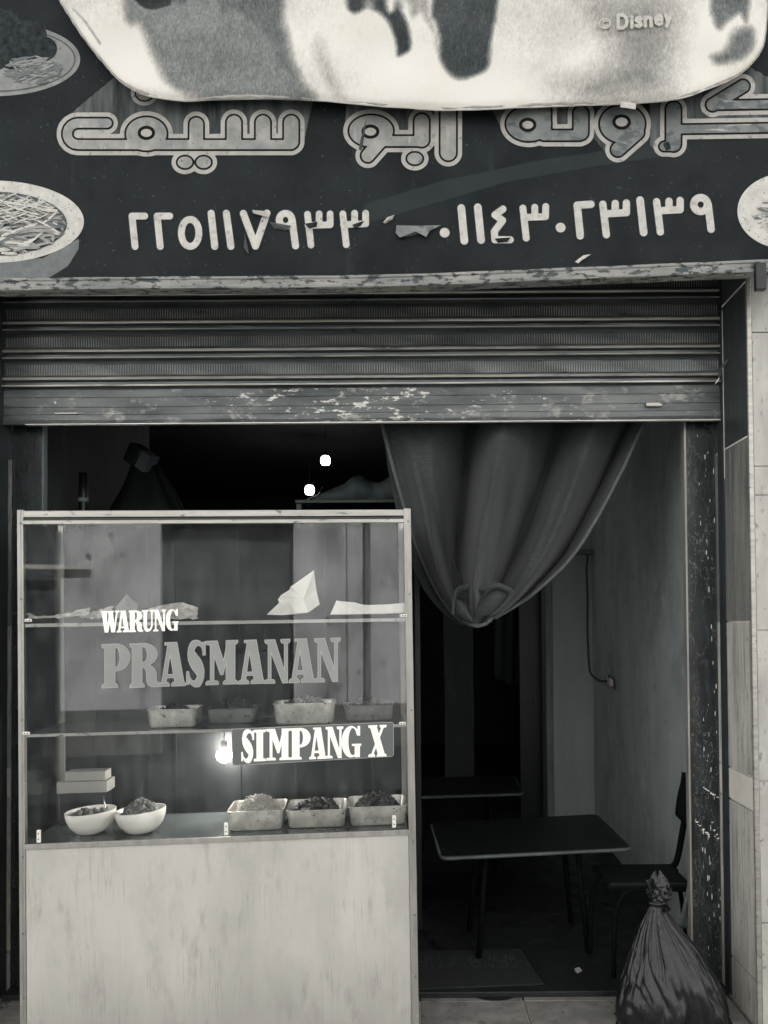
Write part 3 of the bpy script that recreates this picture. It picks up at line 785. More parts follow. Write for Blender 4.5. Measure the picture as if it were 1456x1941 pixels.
noodles('printed_noodles', dA, (62, 132), 60, 28, 70, 5, 1.2, 2.4, .003, 55, ('dish_dim', 'noodle_c', 'noodle_b'))
dB = region('printed_dish', lambda X, Y: s_ell(X, Y, (-14, 420), 173, 78), bb, 2, sgmap(.001), MT['dish'], sg)
region('dish_side', lambda X, Y: np.maximum(s_poly(X, Y, [(150, 452), (149, 472), (128, 505), (90, 528), (-100, 529), (-100, 480), (80, 490)]), -s_ell(X, Y, (-14, 420), 173, 78)), bb, 2, sgmap(.0009), MT['noodle_c'], dB)
region('dish_food', lambda X, Y: s_ell(X, Y, (-12, 424), 139, 61), bb, 2, sgmap(.0016), MT['sauce'], dB)
noodles('printed_noodles', dB, (-5, 426), 132, 58, 210, 8, 1.3, 3.2, .0022, 90)
noodles('printed_noodles', dB, (30, 395), 70, 30, 60, 9, .8, 1.6, .012, 60, ('dish', 'noodle_a', 'noodle_b'))
dC = region('printed_dish', lambda X, Y: s_ell(X, Y, (1492, 400), 94, 72), (1380, 310, 1600, 485), 2, sgmap(.001), MT['dish'], sg)
noodles('printed_noodles', dC, (1490, 412), 62, 44, 60, 10, 1.3, 3, .002, 60)

# ================================================================ BLANKET OVER THE SIGN
YBK = 2.985
bpts = np.array([(105, -60), (112, -8), (130, 26), (165, 78), (200, 122), (225, 150), (252, 168), (285, 180), (345, 189), (420, 186), (500, 185), (600, 188), (700, 197), (850, 206), (1000, 201),
                 (1100, 197), (1190, 194), (1282, 186), (1344, 166), (1394, 144), (1424, 120), (1440, 98), (1447, 78), (1452, 20), (1453, -60)], float)
edge = spline(bpts, 200)
ex, ey = edge[:, 0], edge[:, 1]
def bot(x): return float(np.interp(x, np.maximum.accumulate(ex), ey))
def dpr(x, y):
    """depth of the blanket at photo pixel: soft folds, lower edge swinging out a little"""
    return YBK - .014*math.sin(x*.0105 + .6) - .011*math.sin(x*.031 + y*.022 + 1.3*math.sin(x*.006)) - .006*math.sin(x*.013 - y*.05) - .012*max(0, y)/200
bxs = list(np.concatenate([np.linspace(106, 240, 60), np.linspace(243, 1340, 380), np.linspace(1343, 1452, 60)]))
vv = [0, .25, .45, .60] + list(np.linspace(.66, 1, 64))
_sp = s_poly
def print_shade_val(X, Y):
    def so(d, s):
        t = np.clip(.5 - d/(s*2.2), 0, 1); return t*t*(3 - 2*t)
    wob = 2*np.sin(X*.06 + 2*np.sin(Y*.05)) + 2*np.sin(Y*.083 + X*.021)
    X = X + wob*.7; Y = Y + 4*np.sin(X*.043)
    def s_poly(X, Y, pts):
        q = spline(list(pts) + [pts[0]], 6*len(pts))[:-1]
        return _sp(X, Y, [tuple(k) for k in q])
    v = .05 + .035*np.sin(X*.013 + 1.5*np.sin(Y*.02)) + .03*np.sin(Y*.03 + X*.007) + .07*np.clip(1 - Y/90, 0, 1)  # soft light gradient and vignette darkening at the top, put into the print
    v = np.maximum(v, .56*so(s_poly(X, Y, [(222, -400), (232, 0), (262, 45), (280, 80), (296, 130), (325, 168), (366, 186), (470, 190), (596, 190), (574, 150), (560, 105), (548, 60), (540, 0), (520, -400)]), 12))
    v = np.maximum(v, .70*so(s_poly(X, Y, [(400, -400), (405, 0), (440, 30), (500, 85), (520, 125), (545, 145), (570, 165), (555, 100), (546, 55), (540, 0), (530, -400)]), 14)*.93)
    v = np.maximum(v, 1.0*so(s_ell(X, Y, (302, -40), 62, 62), 4))
    v = np.maximum(v, .30*so(s_poly(X, Y, [(598, 70), (612, 80), (622, 110), (640, 150), (655, 180), (640, 188), (610, 150), (596, 110)]), 22))
    v = np.maximum(v, .90*so(s_poly(X, Y, [(650, -300), (655, 0), (700, 12), (735, 40), (748, 70), (752, 108), (765, 108), (778, 96), (776, 60), (755, 20), (730, 0), (720, -300)]), 7))
    v = np.maximum(v, .40*so(s_poly(X, Y, [(745, -300), (770, 10), (800, 30), (818, 60), (830, 100), (822, 30), (812, 0), (800, -300)]), 10))
    v = np.maximum(v, .83*so(s_poly(X, Y, [(808, -300), (818, 0), (828, 40), (832, 90), (838, 120), (868, 150), (915, 142), (928, 110), (934, 60), (944, 0), (950, -300)]), 8))
    v = np.maximum(v, .47*so(s_poly(X, Y, [(1040, -40), (1150, -20), (1280, -20), (1278, 90), (1262, 170), (1180, 185), (1080, 178), (1060, 165), (1130, 140), (1150, 90), (1120, 40)]), 70))
    v = np.maximum(v, .62*so(s_poly(X, Y, [(1080, 172), (1140, 138), (1200, 110), (1250, 120), (1255, 172), (1160, 182)]), 70))
    v = np.maximum(v, .20*so(s_poly(X, Y, [(940, 0), (1110, 0), (1140, 60), (1040, 120), (960, 80)]), 80))
    v = np.maximum(v, .66*so(s_poly(X, Y, [(1338, -300), (1345, 0), (1350, 36), (1364, 62), (1382, 42), (1400, 26), (1418, 18), (1416, -300)]), 9))
    v = np.maximum(v, .64*so(s_poly(X, Y, [(1345, 112), (1368, 100), (1385, 70), (1402, 52), (1424, 50), (1428, 85), (1405, 112), (1360, 126)]), 12))
    v = np.maximum(v, .6*so(s_line(X, Y, [(138, 18), (165, 48), (188, 88)], 1.2), 4))
    return v
nb = len(bxs); mv = len(vv)
vs = []; PX = []; PYv = []
for j, t in enumerate(vv):
    for x in bxs:
        yb = bot(x); y = -330 + (yb + 330)*t
        PX.append(x); PYv.append(y)
        r_ = (1 - t)*(yb + 330)            # pixels from the lower edge
        roll = .012*math.exp(-(r_/7)**2)
        p = P(x, y, dpr(x, y)); p.y += roll + .004*mnoise.noise(Vector((x*.02, y*.02, 3)))
        vs.append(p)
fs = [(j*nb+i, j*nb+i+1, (j+1)*nb+i+1, (j+1)*nb+i)[::-1] for j in range(mv-1) for i in range(nb-1)]
bl = thing('blanket', 'fluffy white fleece blanket with dark printed shapes hung over the top of the sign', 'blanket', P(780, -330, YBK))
o = obj('fleece', vs, fs, MT['fleece'], bl, smooth=True)
at = o.data.attributes.new('print', 'FLOAT', 'POINT')
at.data.foreach_set('value', print_shade_val(np.array(PX), np.array(PYv)).astype(np.float32))
md = o.modifiers.new('thickness', 'SOLIDIFY'); md.thickness = .005; md.offset = 1
hm = [P(x, y - 1.5 + .8*math.sin(i*1.7), dpr(x, y) + .010) for i, (x, y) in enumerate(edge)]
MB().tube(hm, [.0065 + .0018*random.random() for _ in hm], 8).build('hem', MT['fleece_hem'], bl, True)
def fl_map(x, y):
    a = PN(x, y, YBK); dd = np.array([dpr(i, j) for i, j in zip(x, y)]) - .014
    return np.array([P(i, j, d) for i, j, d in zip(x, y, dd)])
LET = {'D': [[(0,0),(0,1),(.35,1),(.6,.8),(.66,.5),(.6,.2),(.35,0),(0,0)]], 'i': [[(0,.0),(0,.62)],[(0,.88),(.001,.88)]],
       's': [[(.42,.55),(.3,.64),(.1,.6),(.05,.45),(.2,.34),(.38,.26),(.4,.1),(.22,0),(.02,.08)]], 'n': [[(0,0),(0,.62)],[(0,.45),(.18,.62),(.36,.58),(.42,.42),(.42,0)]],
       'e': [[(.02,.32),(.44,.34),(.4,.54),(.22,.64),(.06,.52),(.0,.32),(.06,.1),(.24,0),(.42,.08)]], 'y': [[(0,.62),(.2,.05)],[(.42,.62),(.2,.05),(.08,-.28)]],
       'T': [[(0,1),(.6,1)],[(.3,1),(.3,0)]], 'E': [[(.5,1),(0,1),(0,0),(.5,0)],[(0,.5),(.4,.5)]], 'M': [[(0,0),(.05,1),(.35,.3),(.65,1),(.7,0)]],
       'O': [[(.35,1),(.1,.85),(0,.5),(.1,.15),(.35,0),(.6,.15),(.7,.5),(.6,.85),(.35,1)]], 'A': [[(0,0),(.32,1),(.64,0)],[(.12,.35),(.52,.35)]],
       'S': [[(.55,.85),(.3,1),(.05,.8),(.15,.55),(.5,.42),(.55,.15),(.28,0),(0,.15)]], 'R': [[(0,0),(0,1),(.4,1),(.55,.75),(.4,.5),(0,.5)],[(.25,.5),(.55,0)]],
       'I': [[(0,0),(0,1)]], 'X': [[(0,0),(.55,1)],[(0,1),(.55,0)]], 'L': [[(0,1),(0,0),(.45,0)]]}
for ch, x, y, s in (('D', 1172, 53, 25), ('i', 1198, 51, 22), ('s', 1205, 50, 26), ('n', 1223, 49, 27), ('e', 1243, 46, 27), ('y', 1262, 43, 24)):
    S = [[(x + a*s, y - b*s) for a, b in l] for l in LET[ch]]
    region('printed_letter', lambda X, Y, S=S: np.minimum.reduce([s_line(X, Y, l, 3.3) for l in S]), (x-8, y-34, x+30, y+14), 1.3, fl_map, MT['fleece_ink'], bl)
region('printed_letter', lambda X, Y: np.minimum(np.abs(s_ell(X, Y, (1147, 44), 10, 9)) - 1.6, s_line(X, Y, [(1151, 40), (1145, 39), (1142, 44), (1145, 49), (1151, 48)], 1.3)), (1130, 28, 1165, 60), 1.3, fl_map, MT['fleece_ink'], bl)
# washing label hanging from the hem
lb = [P(1177, 193, YBK - .012), P(1206, 196, YBK - .014), P(1205, 207, YBK - .02), P(1176, 203, YBK - .018)]
MB().add(lb, [(0, 1, 2, 3)]).build('care_label', MT['fleece_ink'], bl, solid=.001)

# ================================================================ DISPLAY CABINET
YL_, YR_ = 3.13, 3.265
A0, A1 = P(34, 1600, YL_), P(784, 1571, YR_)
ux = (A1 - A0).normalized()
uz = Vector((0, 0, 1)); nn = uz.cross(ux).normalized(); uz = ux.cross(nn).normalized()     # nn points into the shop
CM3 = Matrix((ux, nn, uz)).transposed()
WB = -(A0.z - FLOOR_OUT)                       # cabinet foot in local height
CM = Matrix.Translation(A0) @ CM3.to_4x4()
CI = CM.inverted()
_CI = np.array(CI)
CW = (A1 - A0).length
def cu(px, py, dn=0.):
    """photo pixel to cabinet coordinates (across, depth, height) on the plane dn behind its front"""
    d = CI.to_3x3() @ ray(px, py); e = CI @ Vector((0, 0, EYE))
    t = (dn - e.y)/d.y; return e + d*t
_n3 = np.array(nn); _a3 = np.array(A0); _e3 = np.array([0, 0, EYE])
def cmap(dn):
    def f(px, py):
        d = np.stack([(px - PX0)/FPX, -(py - PY0)/FPX, -np.ones_like(px)], -1) @ _CR.T
        t = ((_a3 + _n3*dn - _e3) @ _n3) / (d @ _n3)
        return _e3 + d*t[:, None]
    return f
cab = thing('display_cabinet', 'glass fronted food display cabinet with pale stained base and lettering on the glass', 'cabinet', A0 + uz*WB, mat3=CM3)
CB = Matrix.Translation(-Vector((0, 0, WB)))    # from glass-bottom origin to the Empty
def cbox(name, lo, hi, m, parent=cab, bevel=.0015):
    mb = MB().box(lo, hi); mb.v = [CB @ x for x in mb.v]
    return mb.build(name, MT[m], parent, local=True, bevel=bevel)
ht = cu(400, 967).z; DP = .46
W0 = cu(34, 1300).x; W1 = cu(784, 1300).x
pw0, pw1 = cu(45, 1200).x - W0, W1 - cu(769, 1200).x
for (u0, u1) in ((W0, W0 + pw0), (W1 - pw1, W1)):
    for d0 in (0, DP - .025):
        p = cbox('post', (u0, d0, WB), (u1, d0 + .025, ht + .004), 'alu_post')
        if d0 == 0:
            cbox('post_rib', (u0 + (u1-u0)*.36, -.003, WB + .001), (u0 + (u1-u0)*.62, 0.0005, ht + .003), 'alu_post', p, .001)
ya, yb_, yc_ = cu(400, 979).z, cu(400, 984).z, cu(400, 992).z
cbox('top_rail', (W0 + pw0, .001, ya), (W1 - pw1, .024, ht), 'alu')
cbox('top_rail', (W0 + pw0, .004, yb_ - .001), (W1 - pw1, .024, ya - .003), 'rail')
cbox('top_rail', (W0 + pw0, .000, yc_), (W1 - pw1, .024, yb_ - .002), 'alu')
cbox('top_glass', (W0 + pw0, .025, ht - .010), (W1 - pw1, DP - .026, ht - .004), 'glass', bevel=0)
cbox('back_panel', (W0 + pw0, DP - .015, WB + .05), (W1 - pw1, DP - .005, ht - .02), 'cab_dark')
for px in (180, 283, 333, 455, 560, 620, 705):
    u = cu(px, 1450, DP - .02).x
    cbox('panel_batten', (u - .005, DP - .021, -.0), (u + .005, DP - .0155, ht - .03), 'black', bpy.data.objects['back_panel'], .001)
w1, w2 = cu(400, 1178).z, cu(400, 1384).z
for wz, tk in ((w1, .011), (w2, .009)):
    s = cbox('shelf', (W0 + pw0, .012, wz - tk), (W1 - pw1, DP - .022, wz), 'shelf')
    cbox('shelf_edge', (W0 + pw0, .008, wz - tk - .001), (W1 - pw1, .0118, wz + .002), 'alu', s, .0008)
wb0 = cu(400, 1586).z
cbox('bottom_shelf', (W0 + pw0, .008, wb0 - .024), (W1 - pw1, DP - .022, wb0 - .002), 'shelf')
cbox('bottom_rail', (W0 + pw0, -.002, wb0 - .024), (W1 - pw1, .0075, wb0 - .003), 'alu_post')
cbox('base_panel', (W0 + pw0 + .001, .004, WB + .015), (W1 - pw1 - .001, .018, wb0 - .0245), 'laminate')
cbox('plinth', (W0 + pw0 + .001, .020, WB + .0), (W1 - pw1 - .001, .04, WB + .079), 'cab_dark')
for u0, u1 in ((W0 + .004, W0 + .009), (W1 - .009, W1 - .004)):
    cbox('side_panel', (u0, .026, WB + .03), (u1, DP - .026, wb0 - .03), 'laminate')
    cbox('side_glass', (u0, .026, wb0 - .02), (u1, DP - .026, ht - .03), 'glass', bevel=0)
gl = cbox('glass_front', (W0 + pw0 - .004, .001, wb0 - .003), (W1 - pw1 + .004, .0055, yc_ + .003), 'glass', bevel=0)
for u in (W0 + pw0*.5, W1 - pw1*.5):
    for wz in (ht - .05, w1 + .10, w2 + .06, wb0 - .05, wb0 - .35, wb0 - .60):
        mb = MB(); q = Vector((u + .003, 0, wz)); mb.tube([CB @ (q + Vector((0, -.0045, 0))), CB @ (q + Vector((0, .0, 0)))], .0042, 10)
        mb.build('screw', MT['frame_wood'], cab, local=True)
def clip(px, py, w, h):
    a = cu(px, py); mb = MB()
    mb.box((a.x - w/2, -.006, a.z - h/2), (a.x + w/2, .0005, a.z + h/2)); mb.v = [CB @ x for x in mb.v]
    o = mb.build('glass_clip', MT['plastic_white'], cab, local=True, bevel=.003)
    vert = h > w
    for s in (-.2, .22):
        q = Vector((a.x + (0 if vert else s*w), 0, a.z + (s*h if vert else 0))); mb = MB()
        mb.v = []; mb.tube([CB @ (q + Vector((0, -.0075, 0))), CB @ (q + Vector((0, -.0055, 0)))], .0028, 8)
        mb.build('screw', MT['black'], o, local=True)
for px, py in ((74, 1585), (429, 1571), (747, 1557)): clip(px, py, .016, .050)
for px, py in ((54, 1176), (765, 1167), (50, 1390), (763, 1371)): clip(px, py, .028, .012)

# lettering on the glass: bold condensed slab letters
def sb(a, b, t=.05): return ('+', [(a,0),(b,0),(b,t),(b-.05,t+.04),(a+.05,t+.04),(a,t)])
def stp(a, b, t=.05): return ('+', [(a,1),(a,1-t),(a+.05,1-t-.04),(b-.05,1-t-.04),(b,1-t),(b,1)])
def rc(a, b, c, d): return [(a,b),(c,b),(c,d),(a,d)]
def bowl(xl, xc, yc, rx, ry):
    return [(xl, yc+ry)] + [(xc + rx*math.sin(t), yc + ry*math.cos(t)) for t in np.linspace(0, math.pi, 18)] + [(xl, yc-ry)]
def el(cx, cy, rx, ry): return [(cx + rx*math.cos(t), cy + ry*math.sin(t)) for t in np.linspace(0, 2*math.pi, 36)[:-1]]
def spath(pts, ws):
    p = spline(pts, 30); wv = np.interp(np.linspace(0, 1, 30), np.linspace(0, 1, len(ws)), ws); L, Rr = [], []
    for i in range(30):
        t = p[min(i+1, 29)] - p[max(i-1, 0)]; t = t/np.linalg.norm(t); n_ = np.array([-t[1], t[0]])
        L.append(tuple(p[i] + n_*wv[i])); Rr.append(tuple(p[i] - n_*wv[i]))
    return L + Rr[::-1]
GL = {
 'P': [('+', rc(.10,0,.47,1)), sb(0,.57), stp(0,.5), ('+', bowl(.3,.50,.69,.50,.31)), ('-', bowl(.47,.50,.69,.13,.225))],
 'R': [('+', rc(.08,0,.42,1)), sb(0,.50), stp(0,.45), ('+', bowl(.3,.48,.745,.46,.255)), ('-', bowl(.42,.46,.745,.13,.175)),
       ('+', [(.40,.53),(.62,.53),(.82,.44),(.90,.32),(.91,.12),(1,.09),(1,0),(.74,0),(.62,.05),(.57,.14),(.56,.34),(.50,.44),(.40,.46)])],
 'A': [('+', [(.34,1),(.68,1),(.95,.06),(.60,.06)]), ('+', [(.34,.97),(.46,.9),(.27,.06),(.10,.06)]), sb(0,.40), sb(.47,1), ('+', rc(.22,.19,.62,.27)), ('+', [(.22,1),(.68,1),(.66,.94),(.22,.94)])],
 'S': [('+', spath([(.90,.70),(.80,.90),(.56,.965),(.32,.88),(.26,.70),(.42,.54),(.62,.42),(.74,.26),(.62,.08),(.40,.035),(.20,.12),(.10,.30)], [.03,.05,.06,.13,.18,.20,.20,.18,.13,.06,.05,.03])),
       ('+', rc(.84,.68,.97,.98)), ('+', rc(.03,.02,.15,.32))],
 'M': [('+', rc(.14,.03,.26,.97)), sb(0,.40), stp(0,.34), ('+', [(.10,1),(.36,1),(.60,.42),(.54,.22),(.46,.22)]), ('+', [(.46,.22),(.54,.22),(.80,1),(.68,1)]), ('+', rc(.63,.03,.91,1)), sb(.54,1), stp(.64,1)],
 'N': [('+', rc(.13,.03,.25,.97)), sb(0,.40), stp(0,.34), ('+', [(.06,1),(.40,1),(.92,0),(.70,0)]), ('+', rc(.77,0,.90,1)), stp(.63,1)],
 'W': [('+', [(.05,1),(.31,1),(.43,0),(.22,0)]), ('+', [(.32,0),(.43,0),(.58,1),(.48,1)]), ('+', [(.40,1),(.66,1),(.78,0),(.57,0)]), ('+', [(.67,0),(.78,0),(.93,1),(.84,1)]), stp(0,.38), stp(.36,.71), stp(.76,1)],
 'U': [('+', rc(.12,.22,.42,1)), ('+', rc(.75,.22,.87,1)), stp(0,.54), stp(.62,1), ('+', spath([(.27,.26),(.34,.12),(.5,.06),(.68,.1),(.81,.26)], [.15,.12,.065,.06,.06]))],
 'G': [('+', el(.48,.5,.48,.5)), ('-', el(.57,.5,.22,.43)), ('-', rc(.62,.42,1.1,.70)), ('+', rc(.52,.36,1,.43)), ('+', rc(.66,.0,.93,.38)), ('+', rc(.80,.68,.94,.99))],
 'I': [('+', rc(.22,0,.78,1)), sb(0,1), stp(0,1)],
 'X': [('+', [(.07,1),(.44,1),(.94,0),(.56,0)]), ('+', [(.10,0),(.24,0),(.90,1),(.76,1)]), stp(0,.5), stp(.62,1), sb(0,.38), sb(.46,1)],
}
def letter(ch, x0, y0, x1, y1, parent, m, dn, edge=None, shear=-.035):
    w_, h_ = x1-x0, y1-y0
    def f(X, Y):
        F = np.full(X.shape, 1e9)
        for s, pl in GL[ch]:
            d = s_poly(X, Y, [(x0 + a*w_, y1 - b*h_ + shear*a*w_) for a, b in pl])
            F = np.minimum(F, d) if s == '+' else np.maximum(F, -d)
        return F
    bb = (x0-3, y0-4, x1+3, y1+3); c = max(.7, h_/90)
    if edge:
        o = region('letter', f, bb, c, cmap(dn), MT[edge], parent, level=.6)
        region('letter_face', f, bb, c, cmap(dn - .0008), MT[m], o, level=-.9)
    else: region('letter', f, bb, c, cmap(dn), MT[m], parent)
wd = thing('x', 'x', 'x'); bpy.data.objects.remove(wd)
def word_group(name):
    o = bpy.data.objects.new(name, None); COL.objects.link(o); o.parent = cab; return o
g = word_group('glass_lettering')
for ch, x0, x1, yt in (('W', 190.5, 226, 1158.5), ('A', 221, 246, 1158), ('R', 244, 271.5, 1157.5), ('U', 269, 292.5, 1156.5), ('N', 290.5, 315, 1156), ('G', 314, 338.5, 1155)):
    letter(ch, x0, yt, x1, yt + 41, g, 'vinyl_white', -.0012)
g = word_group('glass_lettering')
for ch, x0, x1, yt in (('P', 193, 247, 1221.5), ('R', 246, 302, 1220.5), ('A', 301, 352, 1218.5), ('S', 352.5, 390.5, 1216.5), ('M', 390, 451, 1215.5), ('A', 452, 502, 1214), ('N', 502, 550, 1213), ('A', 548, 597, 1211.5), ('N', 596, 645, 1210.5)):
    letter(ch, x0, yt, x1, yt + 83, g, 'vinyl_grey', -.0012, 'vinyl_edge')
def rrect(X, Y, pts, r): return s_poly(X, Y, pts) - r
pts = [(444, 1387), (741, 1374), (741, 1429), (446, 1446)]
g = region('name_plate', lambda X, Y: rrect(X, Y, pts, 5.5), (432, 1362, 752, 1456), 1.6, cmap(-.0016), MT['vinyl_edge'], cab)
region('plate_face', lambda X, Y: rrect(X, Y, pts, 4.3), (432, 1362, 752, 1456), 1.6, cmap(-.0024), MT['plate'], g)
for ch, x0, x1, yt in (('S', 456.5, 482.5, 1384.5), ('I', 481, 504, 1383.5), ('M', 504.5, 551, 1382), ('P', 549.5, 589, 1380.5), ('A', 586, 619, 1379.5), ('N', 617, 651, 1378), ('G', 647.5, 685, 1376.5), ('X', 698, 733, 1375)):
    letter(ch, x0, yt, x1, yt + 60, g, 'vinyl_white', -.0034)

# ---------------------------------------------------------------- food and paper inside the cabinet
def cplace(px0, px1, base_w, dn):
    """centre and width in cabinet coordinates of something seen between two photo columns"""
    a, b = cu(px0, 1400, dn).x, cu(px1, 1400, dn).x
    return (a + b)/2, b - a
def rr_ring(w, d, r, z, n=6):
    pts = []
    for cx, cy, a0 in ((w/2-r, d/2-r, 0), (-w/2+r, d/2-r, 90), (-w/2+r, -d/2+r, 180), (w/2-r, -d/2+r, 270)):
        for k in range(n+1):
            a = R(a0 + 90*k/n); pts.append((cx + r*math.cos(a), cy + r*math.sin(a), z))
    return pts
def heap(name, label, loc, rx, ry, h, m, n, seed, group, size=.012, rnd=True):
    r = random.Random(seed); mb = MB()
    def surf(u, v):
        a = 6.2832*u; q = v
        k = 1 + .12*mnoise.noise(Vector((math.cos(a)*2 + seed, math.sin(a)*2, q*3)))
        return (rx*q*math.cos(a)*k, ry*q*math.sin(a)*k, h*(1-q**2.0) + .006*mnoise.noise(Vector((q*6*math.cos(a), q*6*math.sin(a), seed))) - .003)
    mb.grid(surf, 24, 8)
    for k in range(n):
        a = r.uniform(0, 6.283); q = math.sqrt(r.random())*.97
        c = Vector((rx*q*math.cos(a), ry*q*math.sin(a), h*(1-q**2) + r.uniform(0, size*.7)))
        if rnd:        # chunks
            E = Euler((r.uniform(0, 6), r.uniform(0, 6), r.uniform(0, 6))).to_matrix(); s = size*r.uniform(.5, 1.3)
            vs = [c + E @ Vector((x*s*r.uniform(.6, 1.1), y*s*r.uniform(.4, .8), z*s*r.uniform(.3, .6))) for x in (-1, 1) for y in (-1, 1) for z in (-1, 1)]
            mb.add(vs, [(0,1,3,2),(4,6,7,5),(0,4,5,1),(2,3,7,6),(0,2,6,4),(1,5,7,3)])
        else:          # shreds
            t = r.uniform(0, 6.283); L = size*r.uniform(1.2, 3); pts = []
            for s in range(5):
                pts.append(c + Vector((math.cos(t)*L*(s/4-.5), math.sin(t)*L*(s/4-.5), .004*math.sin(s*1.6 + k)))); t += r.uniform(-.5, .5)
            mb.tube(pts, size*.12, 4)
    o = thing_mesh(name, mb, m, loc, label, 'food', group); o['kind'] = 'stuff'
    return o
def thing_mesh(name, mb, m, loc, label, cat, group=None, smooth=True):
    o = mb.build(name, MT[m] if isinstance(m, str) else [MT[x] for x in m], None, smooth)
    o.matrix_basis = Matrix.Translation(CM @ Vector(loc)) @ CM3.to_4x4()
    return tag(o, label, cat, group)
def tray(px0, px1, pyt, base_w, dn, dep, m, label, rot=0.):
    cx, w_ = cplace(px0, px1, base_w, dn)
    h = max(.03, cu(px0, pyt, dn).z - base_w - .003); h = min(h, .13)
    c = Vector((cx, dn + dep/2, base_w + .001))
    t = thing('food_tray', label, 'tray', CM @ c, 'steel trays of food in the display cabinet', mat3=CM3 @ Matrix.Rotation(rot, 3, 'Z'))
    rr = .022
    rings = [rr_ring(w_*.88, dep*.88, rr, .001), rr_ring(w_*.92, dep*.92, rr, .006), rr_ring(w_*.975, dep*.975, rr, h - .004), rr_ring(w_*.98, dep*.98, rr, h), rr_ring(w_, dep, rr+.003, h + .001), rr_ring(w_, dep, rr+.003, h - .002)]
    n = len(rings[0]); vs = [p for g in rings for p in g]
    fs = [(i*n+k, i*n+(k+1) % n, (i+1)*n+(k+1) % n, (i+1)*n+k) for i in range(len(rings)-1) for k in range(n)] + [tuple(range(n))[::-1]]
    o = obj('pan', vs, fs, MT[m], t, True, local=True)
    md = o.modifiers.new('thickness', 'SOLIDIFY'); md.thickness = .0012
    ring = [Vector(p) for p in rr_ring(w_*1.0, dep*1.0, rr+.004, h + .001)]
    MB().tube(ring + [ring[0]], .0022, 6).build('rim', MT[m], t, True, local=True)
    return c, w_, dep, h
FG = 'food heaped in the trays and bowls'
def ctray(px0, px1, pyt, base, dn, dep, m, label, food=None):
    c, w_, d_, h = tray(px0, px1, pyt, base, dn, dep, m, label)
    if food:
        fl_, fm, fh, n, seed, rnd, size = food
        heap('food', fl_, c + Vector((0, 0, h*.55)), w_*.42, d_*.42, fh, fm, n, seed, FG, size, rnd)
ctray(277, 373, 1346, w2, .10, .17, 'tray', 'scuffed steel tray below the letters, leftmost on the middle shelf', ('small dark heap of food in the leftmost tray on the middle shelf', 'food_dark', .035, 50, 1, True, .014))
ctray(390, 488, 1345, w2, .19, .15, 'tray_dull', 'dull steel tray set back on the middle shelf between two brighter trays', ('dark leafy food in the set back tray on the middle shelf', 'food_dark', .06, 90, 2, True, .012))
ctray(517, 637, 1335, w2, .09, .18, 'tray', 'bright spotted steel tray above the grey name plate on the middle shelf', ('brown chunks of food in the bright spotted tray above the name plate', 'food_mid', .045, 60, 3, True, .016))
ctray(652, 748, 1338, w2, .17, .16, 'tray_dull', 'dull steel tray at the right end of the middle shelf', ('dark food in the tray at the right end of the middle shelf', 'food_dark', .05, 60, 4, True, .012))
wbt = wb0 - .002
ctray(428, 536, 1540, wbt, .06, .22, 'tray', 'deep steel tray of pale noodles on the bottom shelf', ('pale shredded noodles heaped in the deep tray on the bottom shelf', 'food_pale', .075, 420, 5, False, .014))
ctray(540, 655, 1538, wbt, .07, .22, 'tray', 'steel tray of dark stew in the middle of the three on the bottom shelf', ('dark glossy stew in the middle tray on the bottom shelf', 'food_dark', .045, 90, 6, True, .014))
ctray(658, 770, 1531, wbt, .07, .22, 'tray', 'steel tray behind a white glass clip at the right end of the bottom shelf', ('dark crumbly food in the tray at the right end of the bottom shelf', 'food_dark', .07, 220, 7, True, .008))
def bowl_(px0, px1, dn, label, food, tilt):
    cx, w_ = cplace(px0, px1, 0, dn); r = w_/2; h = r*.98
    c = Vector((cx, dn + r*.6, wbt + .001))
    E = CM3 @ Euler((R(tilt[0]), R(tilt[1]), 0)).to_matrix()
    t = thing('bowl', label, 'bowl', CM @ c, 'white enamel bowls on the bottom shelf', mat3=E)
    prof = [(.0, .0), (r*.42, .0), (r*.62, h*.10), (r*.84, h*.36), (r*.96, h*.66), (r, h*.93), (r*.985, h*.95), (r*.95, h*.92), (r*.9, h*.64), (r*.78, h*.38), (r*.56, h*.16), (0, h*.10)]
    MB().lathe(prof, 40).build('shell', MT['bowl'], t, True, local=True)
    fl_, fm, fh, n, seed, rnd, size = food
    heap('food', fl_, c + Vector((0, 0, h*.66)), r*.76, r*.76, fh, fm, n, seed, FG, size, rnd)
    return c, r, h
c1, r1, h1 = bowl_(115, 212, .08, 'white bowl with a spoon and pale pieces, left of the two bowls', ('pale soft pieces in the left white bowl', 'food_mid', .02, 26, 11, True, .016), (0, -3))
c2, r2, h2 = bowl_(211, 309, .06, 'white bowl heaped with dark fried food, right of the two bowls', ('dark fried shreds heaped in the right white bowl', 'food_mid', .055, 200, 12, True, .012), (0, -4))
sp = thing('spoon', 'thin metal spoon leaning out of the left white bowl', 'spoon', CM @ (c1 + Vector((r1*.6, 0, h1*.7))), mat3=CM3)
b0 = c1 + Vector((r1*.55, -.0, h1*.72)); b1 = cu(196, 1508, b0.y + .04)
MB().tube([CM @ (b0 + (b1-b0)*t) for t in (-.15, .3, .7, 1)], [.004, .0035, .003, .004], 6).build('handle', MT['steel'], sp, True)
MB().lathe([(.0, -.004), (.012, -.002), (.018, .004)], 12, tuple(CM @ (b0 - (b1-b0)*.2))).build('spoon_bowl', MT['steel'], sp, True)
a, b = cu(108, 1500, .30), cu(204, 1462, .30)
cb = thing('carton', 'pale lidded box standing behind the white bowls', 'box', CM @ Vector(((a.x+b.x)/2, .36, wbt)), mat3=CM3)
zb_ = wbt - wbt
